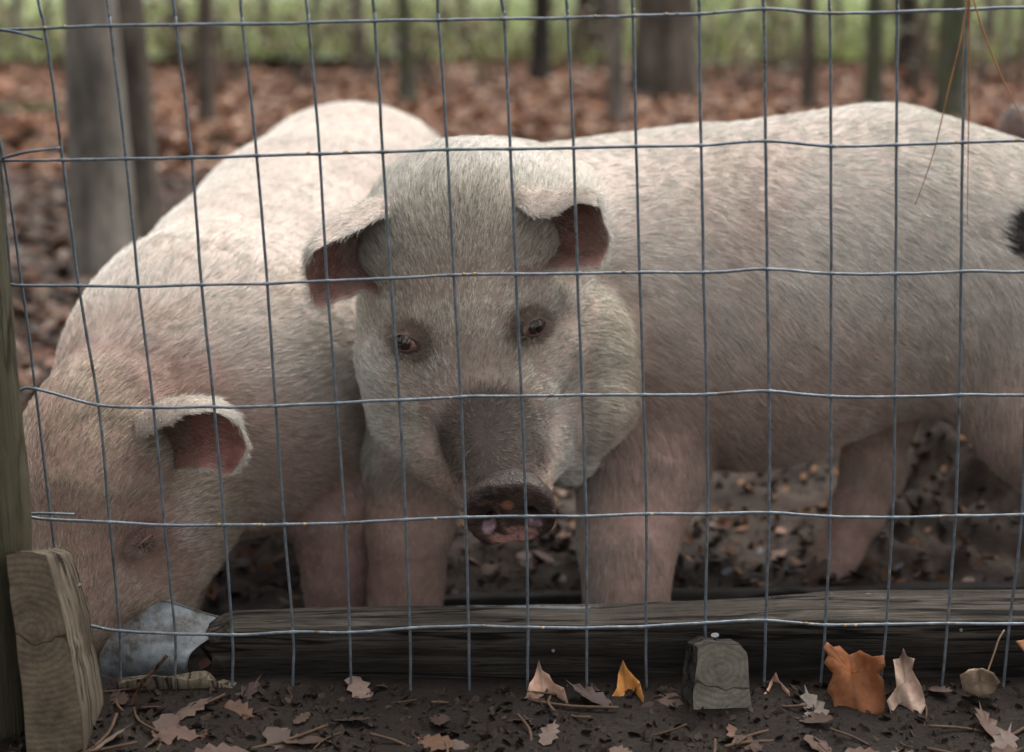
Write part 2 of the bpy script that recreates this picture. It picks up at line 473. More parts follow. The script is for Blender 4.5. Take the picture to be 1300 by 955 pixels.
def ear_patch(ctrl, th=0.0038, nu=26, nv=26):
    """ctrl[u][v] = (px, py, Y): a folded flap with real thickness. returns V, quads, normals, inner flag, uv"""
    C = np.array([[at(*c) for c in row] for row in ctrl])
    A = np.array([spline(row, 8) for row in C])                   # along v
    A = np.swapaxes(np.array([spline(A[:, j], 7) for j in range(A.shape[1])]), 0, 1)
    nu, nv = A.shape[:2]
    du = np.gradient(A, axis=0); dv = np.gradient(A, axis=1); N = unit(np.cross(du, dv))
    U, W = np.meshgrid(np.linspace(0, 1, nu), np.linspace(0, 1, nv), indexing='ij')
    edge = np.minimum(np.minimum(W, 1 - W) * 4, (1 - U) * 3); t = th * np.clip(edge, 0.0, 1) ** 0.5 * 0.9 + th * 0.1
    t = np.maximum(t, th * 0.12) * (1 + 1.2 * (1 - U) ** 2)
    A = A + N * (0.0022 * fbm(A * 45, 5, 3))[..., None]
    A = A + unit(du) * (0.0075 * fbm(A * 48, 15, 2) * U ** 4)[..., None] + unit(dv) * (0.005 * fbm(A * 55, 16, 2) * np.abs(2 * W - 1) ** 4 * np.clip(U * 2, 0, 1))[..., None]
    a = (A + N * t[..., None] * 0.5).reshape(-1, 3); b = (A - N * t[..., None] * 0.5).reshape(-1, 3)
    V = np.concatenate([a, b]); n = nu * nv; Q = []
    for i in range(nu - 1):
        for j in range(nv - 1):
            p = i * nv + j
            Q.append((p, p + nv, p + nv + 1, p + 1)); Q.append((n + p, n + p + 1, n + p + nv + 1, n + p + nv))
    for i in range(nu - 1):
        for j in (0, nv - 1):
            p = i * nv + j; f = (p, n + p, n + p + nv, p + nv); Q.append(f if j == 0 else f[::-1])
    for j in range(nv - 1):
        for i in (0, nu - 1):
            p = i * nv + j; f = (p, p + 1, n + p + 1, n + p); Q.append(f if i == 0 else f[::-1])
    NN = np.concatenate([N.reshape(-1, 3), -N.reshape(-1, 3)])
    side = np.concatenate([np.zeros(n), np.ones(n)])
    if N.reshape(-1, 3).mean(0)[1] < 0: side = 1 - side         # the hollow side of the flap is the bare one
    uv = np.concatenate([np.stack([U, W], -1).reshape(-1, 2)] * 2)
    return V, np.array(Q), NN, side, uv, np.concatenate([du.reshape(-1, 3)] * 2)

def make_hair(name, P, D, N, L, R, C, parent, npt=5, curl=None, label=None):
    """P roots, D unit directions, N surface normals, L lengths, R radii, C colours"""
    n = len(P); s = np.linspace(0, 1, npt)
    g = np.array([0, 0, -1.0])
    pts = np.empty((n, npt, 3), np.float32)
    wob = rng.normal(size=(n, 3)) * 0.06
    for i, t in enumerate(s):
        d = D * t + (g * 0.10 - N * 0.10 + wob) * t * t
        pts[:, i] = P - N * 0.0006 + d * L[:, None]
    org = np.array(parent_world(parent), np.float32)
    hc = bpy.data.hair_curves.new(name)
    hc.add_curves([npt] * n)
    hc.position_data.foreach_set('vector', (pts - org).reshape(-1))
    ra = hc.attributes.get('radius') or hc.attributes.new('radius', 'FLOAT', 'POINT')
    rr = (R[:, None] * np.array([1.0, 1.0, 0.9, 0.7, 0.3])[None, :npt]).astype(np.float32)
    ra.data.foreach_set('value', rr.reshape(-1))
    ca = hc.attributes.new('Col', 'FLOAT_COLOR', 'CURVE')
    c4 = np.ones((n, 4), np.float32); c4[:, :3] = C
    ca.data.foreach_set('color', c4.ravel())
    hc.materials.append(M_hair)
    o = bpy.data.objects.new(name, hc)
    return link(o, parent, kind='stuff', label=label)
def sample(V, Q, dens, n):
    """random points on quads, weighted by area x density at the quad centre"""
    T = np.concatenate([Q[:, [0, 1, 2]], Q[:, [0, 2, 3]]])
    a, b, c = V[T[:, 0]], V[T[:, 1]], V[T[:, 2]]
    ar = np.linalg.norm(np.cross(b - a, c - a), axis=1) * dens((a + b + c) / 3, T)
    pick = rng.choice(len(T), n, p=ar / ar.sum())
    u, v = rng.random(n), rng.random(n); m = u + v > 1; u[m] = 1 - u[m]; v[m] = 1 - v[m]
    return a[pick] + u[:, None] * (b - a)[pick] + v[:, None] * (c - a)[pick], T[pick]
def sm(x, a, b):
    t = np.clip((x - a) / (b - a), 0, 1); return t * t * (3 - 2 * t)
def blob(x, y, cx, cy, rx, ry, soft=0.35, rot=0.0):
    c, s = math.cos(rot), math.sin(rot); u = ((x - cx) * c + (y - cy) * s) / rx; v = (-(x - cx) * s + (y - cy) * c) / ry
    return 1 - sm(np.sqrt(u * u + v * v), 1 - soft, 1 + soft)
def mixc(c, d, w): return c * (1 - w[:, None]) + np.array(d) * w[:, None]

SKIN, HAIR = (0.53, 0.425, 0.36), (0.67, 0.63, 0.555)
def build_pig(label, base, B, ears, h, colour_fn, nhair, hair_len, flow_fix=None, group=None, ear_hair=5000, pale=HAIR, skip=None, ear_in=(0.36, 0.205, 0.165)):
    root = empty('pig', base, label, 'pig', group)
    V, Q, N = body_mesh(B, h)
    nb = len(V)
    skin, hair = colour_fn(V)
    parts_V, parts_Q, cols = [V], [Q], [skin]
    earinfo = []
    off = nb
    for e in ears:
        ev, eq, en, side, uv, du = ear_patch(e)
        ri = np.clip(np.minimum(np.minimum(uv[:, 1], 1 - uv[:, 1]) * 2, 1.15 - uv[:, 0]) / 0.5, 0, 1)[:, None]
        inner = (np.array(ear_in) * 1.35 * (1 - ri) + np.array(ear_in) * np.array([.72, .6, .6]) * ri) * (0.85 + 0.5 * fbm(ev * np.array([40, 40, 90]), 3, 4))[:, None]
        outer = np.tile(np.array(SKIN) * 0.95, (len(ev), 1))
        # the concave face (normal towards the viewer's side of the fold) is the bare pink one
        cs = np.where(side[:, None] > 0.5, inner, outer)
        rim = np.clip(np.minimum(np.minimum(uv[:, 1], 1 - uv[:, 1]), (1 - uv[:, 0])) / 0.025, 0, 1)
        cs = cs * rim[:, None] + np.array([0.5, 0.4, 0.33]) * (1 - rim[:, None])
        parts_V.append(ev); parts_Q.append(eq + off); cols.append(cs)
        earinfo.append((ev, eq, en, side, uv, du)); off += len(ev)
    VV = np.concatenate(parts_V); QQ = np.concatenate(parts_Q); CC = np.concatenate(cols)
    mesh_obj('body', VV, QQ, M_skin, root, True, CC)
    # ---- bristles
    cam_p = np.array([0, 0, CAMH])
    def dens(C, T):
        n = N[T[:, 0]]; vd = unit(cam_p - C); f = (n * vd).sum(1)
        x, y = proj(C); w = np.where(f > -0.25, 1.0, 0.12)
        w = w * np.where((x > -120) & (x < 1420) & (y < 960), 1, 0.08)
        w = w * (1 + 1.9 * blob(x, y, 605, 440, 170, 250, 0.2) * (C[:, 1] < 1.40))
        w = w * (1 + 1.5 * blob(x, y, 140, 640, 190, 190, 0.2) * (C[:, 1] < 1.36))
        if skip is not None: w = w * (1 - skip(C))
        return w * (1 + 0.0 * f)
    P, T = sample(V, Q, dens, nhair)
    n = N[T[:, 0]]
    fl = B.flow(P)
    if flow_fix is not None: fl = flow_fix(P, fl)
    fl = unit(fl) + np.stack([fbm(P * 11, 31, 2), fbm(P * 11, 41, 2), fbm(P * 11, 51, 2)], -1) * 0.45
    cl = np.stack([fbm(P * 95, 61, 2), fbm(P * 95, 71, 2), fbm(P * 95, 81, 2)], -1) * 0.30
    fl = fl + cl + rng.normal(size=P.shape) * 0.10
    fl = fl - n * (fl * n).sum(1)[:, None]
    fl = unit(fl)
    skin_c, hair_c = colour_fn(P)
    legs = sm(proj(P)[1], 590, 660) * (P[:, 1] > 1.36)
    L = hair_len(P) * rng.uniform(0.6, 1.25, nhair) * (1 - 0.5 * legs)
    lift = (0.12 + 0.14 * rng.random(nhair))[:, None]
    D = unit(fl + n * lift)
    jit = rng.normal(size=(nhair, 1)) * 0.13 + (rng.random((nhair, 1)) < 0.18) * -0.45 + (rng.random((nhair, 1)) < 0.12) * 0.3 + fbm(P * 60, 91, 2)[:, None] * 0.18
    dark = (hair_c.mean(1) < 0.2)[:, None]
    jit = np.where(dark, jit + rng.exponential(0.38, (nhair, 1)) - 0.28, jit)
    C = np.clip(hair_c * (1 + jit), 0.01, 0.85)
    R = 0.00009 + 0.00008 * rng.random(nhair)
    fx, fy = proj(P); onface = blob(fx, fy, 610, 450, 170, 260, 0.15) * (P[:, 1] < 1.38)
    onface = np.clip(onface + blob(fx, fy, 130, 640, 190, 190, 0.25) * (P[:, 1] < 1.36), 0, 1)
    C = C * (1 + onface[:, None] * np.where(rng.random((nhair, 1)) < 0.28, -0.48, 0.10))
    make_hair('bristles', P, D, n, L, R * 1.25, C, root)
    # ---- ear fringe
    for (ev, eq, en, side, uv, du) in earinfo:
        def de(C, T):
            s = side[T[:, 0]]; v = uv[T[:, 0]]
            rimd = np.minimum(np.minimum(v[:, 1], 1 - v[:, 1]), 1 - v[:, 0])
            return np.where(s > 0.5, 0.30 + 1.5 * (v[:, 0] < 0.5) + 0.7 * (rimd < 0.035), 1.0 + 1.8 * (rimd < 0.05))
        P, T = sample(ev, eq, de, ear_hair)
        n = en[T[:, 0]]; d0 = unit(du[T[:, 0]]); s = side[T[:, 0]]; v = uv[T[:, 0]]
        rimd = np.minimum(np.minimum(v[:, 1], 1 - v[:, 1]), 1 - v[:, 0])
        d = unit(d0 + rng.normal(size=P.shape) * 0.25); D = unit(d + n * 0.25)
        L = np.where(rimd < 0.06, 0.0075, 0.012) * rng.uniform(0.5, 1.2, len(P))
        C = np.where((s > 0.5)[:, None], np.array([0.42, 0.31, 0.25]), np.array(pale)) * (1 + rng.normal(size=(len(P), 1)) * 0.1)
        C = np.where((rimd < 0.05)[:, None], np.array(pale), C)
        make_hair('bristles', P, D, n, L, np.full(len(P), 0.00016), np.clip(C, 0.01, 0.85), root)
    return root

def make_eye(root, px, py, Y, gaze, openw, openh, roll, nrm, lid_col=(0.10, 0.065, 0.052), lash=True, irispos=(0, 0), r=0.0125, brow=(0.27, 0.215, 0.165)):
    c = at(px, py, Y); nrm = unit(nrm)
    ex = unit(np.cross(np.array([0, 0, 1.0]), nrm)); ex = -ex if ex[0] < 0 else ex
    ey = unit(np.cross(nrm, ex)); ey = ey if ey[2] > 0 else -ey
    cr, sr = math.cos(roll), math.sin(roll); ex, ey = ex * cr + ey * sr, -ex * sr + ey * cr
    # eyeball
    nu, nv = 28, 20; V = []
    for i in range(nv + 1):
        th = math.pi * i / nv
        for j in range(nu):
            ph = 2 * math.pi * j / nu
            V.append(c + r * (math.sin(th) * (math.cos(ph) * ex + math.sin(ph) * ey) + math.cos(th) * nrm))
    V = np.array(V); Q = [(i * nu + j, (i + 1) * nu + j, (i + 1) * nu + (j + 1) % nu, i * nu + (j + 1) % nu) for i in range(nv) for j in range(nu)]
    g = unit(nrm + ex * irispos[0] + ey * irispos[1])
    a = np.degrees(np.arccos(np.clip(unit(V - c) @ g, -1, 1)))
    colr = np.tile(np.array([0.20, 0.12, 0.11]), (len(V), 1))
    w = 1 - sm(a, 43, 49); colr = mixc(colr, (0.035, 0.018, 0.012), w)
    colr = mixc(colr, (0.004, 0.003, 0.003), 1 - sm(a, 13, 18))
    inner = sm((V - c) @ ex / r, 0.45, 0.8); colr = mixc(colr, (0.26, 0.11, 0.11), inner * (1 - w))
    eye = mesh_obj('eye', V, Q, M_eye, root, True, colr)
    # lids: rings from the opening outwards, sinking into the face
    m = 40; prof = [(0.93, -0.0016), (1.0, 0.0002), (1.10, 0.0012), (1.22, 0.0006), (1.4, -0.0026), (1.6, -0.008), (1.9, -0.016)]
    LV, LC = [], []
    for k, (s, hgt) in enumerate(prof):
        for j in range(m):
            t = 2 * math.pi * j / m
            x = openw * math.cos(t) * (1 + (s - 1) * 0.75)
            up = math.sin(t)
            yy = openh * up * (0.95 if up > 0 else 0.9) * (1 + (s - 1) * (1.7 if up > 0 else 1.6)) + 0.0012 * math.cos(t)
            base = math.sqrt(max(r * r - x * x * 0.8 - yy * yy * 0.8, (r * 0.25) ** 2))
            hh = hgt + (0.0022 * (1 - abs(math.cos(t)) ** 2) if up > 0 and 1 <= k <= 3 else 0)
            LV.append(c + ex * x + ey * yy + nrm * (base + hh)); f = k / 6
            LC.append(np.array([0.07, 0.03, 0.03]) * (1 - min(1, k / 2)) + np.array(lid_col) * min(1, k / 2) if k < 3 else np.array(lid_col) * (1 + f * 0.6))
    LQ = [(k * m + j, k * m + (j + 1) % m, (k + 1) * m + (j + 1) % m, (k + 1) * m + j) for k in range(len(prof) - 1) for j in range(m)]
    mesh_obj('eyelid', np.array(LV), LQ, M_skin, eye, True, np.array(LC))
    if lash:
        n = 46; t = rng.uniform(0.2, 0.95, n) * math.pi
        P = c + ex * (openw * np.cos(t))[:, None] + ey * (openh * 1.2 * np.sin(t))[:, None]
        P = P + nrm * (np.sqrt(np.maximum(r * r - (openw * np.cos(t)) ** 2 * 0.8, 1e-5)) + 0.0026)[:, None]
        D = unit(nrm * 0.8 - ey * 0.25 + ex * (np.cos(t) * 0.5)[:, None] + rng.normal(size=(n, 3)) * 0.15)
        C = np.tile(np.array([0.26, 0.20, 0.14]), (n, 1)) * rng.uniform(0.5, 1.2, (n, 1))
        make_hair('eyelash', P, D, np.tile(nrm, (n, 1)), rng.uniform(0.007, 0.012, n), np.full(n, 0.00012), C, eye)
    # brow bristles hanging over the lid
    n = 900; t = rng.uniform(0, 2 * math.pi, n); rr = rng.uniform(1.15, 1.9, n)
    x = openw * np.cos(t) * (1 + (rr - 1) * 0.75); yy = openh * np.sin(t) * (1 + (rr - 1) * 1.7)
    P = c + ex * x[:, None] + ey * yy[:, None] + nrm * (np.sqrt(np.maximum(r * r - x * x * .8 - yy * yy * .8, (r * .25) ** 2)) + 0.0010 - 0.006 * np.clip(rr - 1.3, 0, 1))[:, None]
    D = unit(ex * np.cos(t)[:, None] + ey * (np.sin(t) * 0.5 + 0.5)[:, None] * 0.6 + nrm * 0.35 + rng.normal(size=(n, 3)) * 0.15)
    C = np.tile(np.array(brow), (n, 1)) * rng.uniform(0.5, 1.3, (n, 1))
    make_hair('brow_bristles', P, D, np.tile(nrm, (n, 1)), rng.uniform(0.005, 0.010, n), np.full(n, 0.00015), C, eye)
    return eye

# ================================================================== PIG 1: the one looking out
UP = np.array([0, 0, 1.0])
tail_dir = unit(np.array([1.0, 0.2, -0.75]))
B1 = Body()
B1.px((788, 390, 1.575, 196), (950, 375, 1.56, 203), (1110, 331, 1.56, 180), k=0.06, flow=tail_dir)
B1.px((1110, 331, 1.56, 180), (1225, 350, 1.57, 160), (1325, 405, 1.58, 125), k=0.06, flow=tail_dir)
B1.px((625, 312, 1.455, 134), (780, 374, 1.57, 197), k=0.06, flow=unit([1, .4, -.1]))          # neck
B1.px((640, 420, 1.49, 125), (770, 450, 1.56, 150), k=0.05, flow=unit([.7, .3, -.6]))          # chest
# head
B1.px((592, 300, 1.375, 112), k=0.04, flow=unit([.05, .3, 1]))
B1.px((562, 300, 1.41, 98), (665, 298, 1.42, 104), k=0.035, flow=unit([.3, .5, .6]))
B1.px((596, 395, 1.335, 98), (592, 300, 1.36, 106), k=0.035, flow=unit([0, .3, 1]))
B1.px((600, 430, 1.315, 82), (636, 608, 1.235, 55), k=0.03, flow=-unit(at(640, 628, 1.205) - at(598, 430, 1.3)))
B1.px((532, 470, 1.35, 70), k=0.03, flow=unit([-.7, .3, .25]))
B1.px((668, 455, 1.345, 66), k=0.03, flow=unit([.8, .4, .2]))
B1.px((545, 530, 1.35, 70), (600, 600, 1.29, 48), k=0.035, flow=unit([-.5, .4, -.1]))          # left jaw
B1.px((690, 520, 1.35, 72), (655, 600, 1.28, 44), k=0.035, flow=unit([.6, .4, -.2]))           # right jaw
B1.px((724, 440, 1.375, 84), (730, 498, 1.37, 78), (708, 560, 1.36, 54), k=0.012, flow=unit([.8, .2, -.3]))         # jowl
B1.px((638, 652, 1.245, 30), (610, 580, 1.29, 50), k=0.02, flow=unit([0, .5, .2]))             # chin
B1.px((556, 408, 1.300, 34), (512, 404, 1.318, 28), k=0.018, flow=unit([-.5, .2, .6]))          # brows
B1.px((640, 392, 1.300, 34), (688, 382, 1.318, 28), k=0.018, flow=unit([.5, .2, .6]))
B1.px((498, 466, 1.315, 30), (540, 500, 1.29, 26), k=0.02, flow=unit([-.6, .2, .3]))              # cheekbones
B1.px((706, 448, 1.315, 30), (680, 490, 1.285, 26), k=0.02, flow=unit([.6, .2, .3]))
B1.px((500, 392, 1.365, 42), (502, 440, 1.36, 44), k=0.03, flow=unit([-.7, .3, .2]))              # temples
B1.px((700, 385, 1.365, 40), (704, 430, 1.36, 40), k=0.03, flow=unit([.7, .3, .2]))
# ear roots
B1.px((520, 290, 1.345, 38), (500, 320, 1.36, 42), k=0.02, flow=unit([-1, 0, .1]))
B1.px((638, 278, 1.345, 36), (650, 308, 1.37, 38), k=0.02, flow=unit([1, 0, .1]))
# front legs
B1.px((820, 500, 1.50, 108), (814, 600, 1.445, 72), (797, 672, 1.41, 53), (795, 710, 1.395, 46), (795, 770, 1.37, 42), (793, 805, 1.36, 46), k=0.035, flow=(0, .1, -1))
B1.px((560, 470, 1.46, 100), (532, 570, 1.44, 66), (520, 670, 1.42, 46), (515, 750, 1.41, 38), (513, 795, 1.40, 42), k=0.035, flow=(0, .1, -1))
# hind legs
B1.px((1150, 430, 1.60, 80), (1112, 525, 1.59, 45), (1108, 596, 1.575, 34), (1088, 650, 1.565, 29), (1064, 700, 1.55, 25), (1052, 722, 1.54, 25), k=0.022, flow=(-.1, 0, -1))
B1.px((1250, 420, 1.50, 115), (1310, 530, 1.45, 70), (1362, 640, 1.46, 40), (1352, 730, 1.45, 36), (1342, 782, 1.44, 34), k=0.028, flow=(.1, 0, -1))
B1.carve(519, 434, 1.258, 19, 0.008)
B1.carve(673, 414, 1.258, 19, 0.008)

def folds1(P, d):
    x, y = proj(P)
    fr = np.exp(-((x - 742 + 0.10 * (y - 470)) / 9) ** 2) * sm(y, 350, 400) * (1 - sm(y, 560, 600)) * (P[:, 1] < 1.42)
    fr2 = np.exp(-((x - 893 - 0.1 * (y - 400)) / 16) ** 2) * sm(y, 330, 430) * (P[:, 1] < 1.5)
    return d + 0.003 * fr + 0.004 * fr2 + 0.0018 * fbm(P * 16, 11, 3) + 0.0006 * fbm(P * 70, 12, 2)
B1.post = folds1
def col1(P):
    x, y = proj(P)
    nz = fbm(P * 9, 21, 4); n2 = fbm(P * 30, 25, 4)
    skin = np.tile(np.array(SKIN), (len(P), 1)) * (1 + 0.18 * nz[:, None])
    hair = np.tile(np.array(HAIR), (len(P), 1))
    hair = mixc(hair, (0.50, 0.42, 0.33), sm(n2 * 0.5 + nz, 0.1, 0.8) * 0.5)         # grubby patches
    # pink-brown flank, belly and legs: thin coat there shows the skin
    low = sm(y + 70 * nz, 330, 560) * sm(x, 700, 800) + sm(y + 40 * nz, 560, 640) * (x < 700)
    low = np.clip(low, 0, 1)
    hair = mixc(hair, (0.47, 0.325, 0.26), low * 0.8)
    skin = mixc(skin, (0.42, 0.25, 0.205), low * 0.8)
    face = blob(x, y, 600, 400, 150, 170, 0.3) * (P[:, 1] < 1.40)
    hair = mixc(hair, (0.60, 0.525, 0.42), face * 0.8)
    skin = mixc(skin, (0.27, 0.20, 0.155), face * 0.75)
    # grey-brown dirt on the bridge of the snout and between the eyes
    br = blob(x, y, 626, 556, 72 + 9 * n2, 68 + 8 * nz, 0.14) * (P[:, 1] < 1.33)
    hair = mixc(hair, (0.085, 0.063, 0.048), br * (0.86 + 0.2 * n2)); skin = mixc(skin, (0.07, 0.052, 0.042), br * 0.9)
    b2 = blob(x, y, 606, 478, 40 + 8 * n2, 42, 0.5) * (P[:, 1] < 1.33)
    hair = mixc(hair, (0.19, 0.15, 0.115), b2 * 0.6)
    bs = blob(x, y, 620, 600, 62, 40, 0.4) * (P[:, 1] < 1.33); hair = mixc(hair, (0.19, 0.15, 0.115), bs * 0.5)
    # pale streaks under the eyes, darker ring round them
    for ex_, ey_ in ((519, 434), (675, 412)):
        dk = blob(x, y, ex_ + 4, ey_ - 1, 32 + 8 * n2, 23 + 7 * nz, 0.6) * (P[:, 1] < 1.34)
        hair = mixc(hair, (0.22, 0.165, 0.125), dk * 0.55); skin = mixc(skin, (0.13, 0.075, 0.06), dk * 0.8)
    for cx_, cy_, rx, ry in ((492, 462, 18, 34), (702, 400, 7, 26), (470, 490, 10, 60), (560, 480, 20, 24), (700, 520, 22, 46)):
        hair = mixc(hair, (0.70, 0.655, 0.58), blob(x, y, cx_, cy_, rx, ry, 0.5) * 0.8 * (P[:, 1] < 1.36))
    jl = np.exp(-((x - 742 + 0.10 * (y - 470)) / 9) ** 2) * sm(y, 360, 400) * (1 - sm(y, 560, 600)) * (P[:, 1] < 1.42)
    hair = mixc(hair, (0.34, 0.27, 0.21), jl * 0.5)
    jw = blob(x, y, 775, 450, 34, 95, 0.5) * (P[:, 1] < 1.42)
    hair = mixc(hair, (0.68, 0.61, 0.49), jw * 0.8); skin = mixc(skin, (0.50, 0.36, 0.30), jw * 0.7)
    ck = blob(x, y, 718, 440, 16, 80, 0.5) * (P[:, 1] < 1.40); hair = mixc(hair, (0.27, 0.235, 0.20), ck * 0.55)
    pk = blob(x, y, 560, 505, 26, 34, 0.5) + blob(x, y, 965, 250, 30, 80, 0.6, 0.3) + blob(x, y, 905, 300, 12, 60, 0.6, -0.3)
    hair = mixc(hair, (0.50, 0.33, 0.29), np.clip(pk, 0, 1) * 0.35)
    sp = blob(x, y, 1294, 292 + 6 * n2, 22, 33, 0.12) * (P[:, 1] < 1.6)
    hair = mixc(hair, (0.022, 0.017, 0.014), sp); skin = mixc(skin, (0.04, 0.03, 0.028), sp)
    return np.clip(skin, 0.004, 1), np.clip(hair, 0.004, 1)
def len1(P):
    x, y = proj(P)
    L = np.full(len(P), 0.0155)
    face = blob(x, y, 605, 470, 140, 190, 0.2) * (P[:, 1] < 1.4)
    L = L * (1 - 0.42 * face)
    sn = blob(x, y, 630, 590, 70, 70, 0.3) * (P[:, 1] < 1.33)
    L = L * (1 - 0.30 * sn)
    for ex_, ey_ in ((519, 434), (675, 412)):
        L = L * (1 - 0.6 * blob(x, y, ex_, ey_, 26, 22, 0.3) * (P[:, 1] < 1.34))
    return L
def flow1(P, fl):
    # face: hair fans away from a point on the bridge, up and out
    x, y = proj(P)
    w = blob(x, y, 600, 450, 160, 200, 0.25) * (P[:, 1] < 1.40)
    rad = np.stack([(x - 612) / 90, 0.35 + 0 * x, np.clip((520 - y) / 90, -0.6, 2) + 0.35], -1)
    return unit(fl) * (1 - w[:, None]) + unit(rad) * w[:, None]
def skip1(C):
    x, y = proj(C)
    return np.clip(blob(x, y, 648, 655, 56, 44, 0.1) * (C[:, 1] < 1.25) + blob(x, y, 519, 434, 13, 8, 0.2) + blob(x, y, 674, 413, 13, 8, 0.2), 0, 1)
earL = [[(520, 275, 1.335), (520, 256, 1.36), (515, 320, 1.375), (505, 385, 1.345)],
        [(490, 276, 1.30), (486, 255, 1.335), (482, 320, 1.365), (480, 372, 1.33)],
        [(460, 288, 1.275), (455, 264, 1.315), (452, 325, 1.345), (456, 374, 1.305)],
        [(425, 308, 1.255), (422, 284, 1.295), (424, 342, 1.32), (430, 384, 1.28)],
        [(400, 320, 1.245), (398, 303, 1.275), (400, 350, 1.295), (408, 393, 1.265)],
        [(392, 332, 1.255), (390, 322, 1.265), (387, 352, 1.275), (400, 387, 1.265)]]
earR = [[(628, 262, 1.335), (628, 240, 1.355), (632, 290, 1.375), (645, 345, 1.35)],
        [(652, 262, 1.30), (654, 238, 1.33), (660, 295, 1.365), (668, 347, 1.325)],
        [(680, 274, 1.275), (682, 243, 1.31), (688, 302, 1.345), (692, 346, 1.31)],
        [(710, 270, 1.26), (710, 245, 1.295), (716, 305, 1.33), (716, 342, 1.29)],
        [(740, 258, 1.255), (740, 243, 1.28), (742, 298, 1.315), (738, 340, 1.28)],
        [(757, 259, 1.255), (757, 250, 1.27), (752, 284, 1.30), (764, 300, 1.285), (775, 312, 1.275), (758, 341, 1.27)][:1] + [(759, 252, 1.27), (772, 306, 1.29), (757, 340, 1.272)]]
pig1 = build_pig('pale pig in the middle looking out through the wire with a dark muddy snout', (0.1, 1.4, 0),
                 B1, [earL, earR], 0.0035, col1, 400000, len1, flow1, 'pigs in the pen', 12000, skip=skip1)
make_eye(pig1, 519, 434, 1.264, None, 0.0120, 0.0074, math.radians(-12), [-.42, -.85, .12], irispos=(-0.12, -0.05))
make_eye(pig1, 674, 414, 1.264, None, 0.0120, 0.0070, math.radians(6), [.45, -.85, .12], irispos=(0.05, -0.05))

def hoof(root, px, py, Y, fwd, r=0.016):
    c = at(px, py, Y); c[2] = max(c[2], 0.012); fwd = unit(np.array(fwd, float)); sd = np.cross(fwd, UP)
    out = []
    for sgn in (-1, 1):
        K = [c + sd * sgn * r * .62 + UP * 0.024 - fwd * 0.010, c + sd * sgn * r * .66 + UP * 0.010 + fwd * 0.004, c + sd * sgn * r * .55 - UP * 0.004 + fwd * 0.022, c + sd * sgn * r * .40 - UP * 0.010 + fwd * 0.032]
        out.append(tube(spline(K, 4), np.interp(np.linspace(0, 1, 13), [0, .4, .8, 1], [r * .75, r * .85, r * .6, r * .15]), 10))
    V, Fc = join(out); mesh_obj('hoof', V, Fc, M_vcr, root, True, np.tile([[0.13, 0.095, 0.08]], (len(V), 1)))
hoof(pig1, 1046, 733, 1.535, (-.7, -.5, 0), 0.0095); hoof(pig1, 1335, 800, 1.43, (-.6, -.6, 0)); hoof(pig1, 790, 812, 1.35, (-.1, -1, 0)); hoof(pig1, 510, 806, 1.39, (-.1, -1, 0))

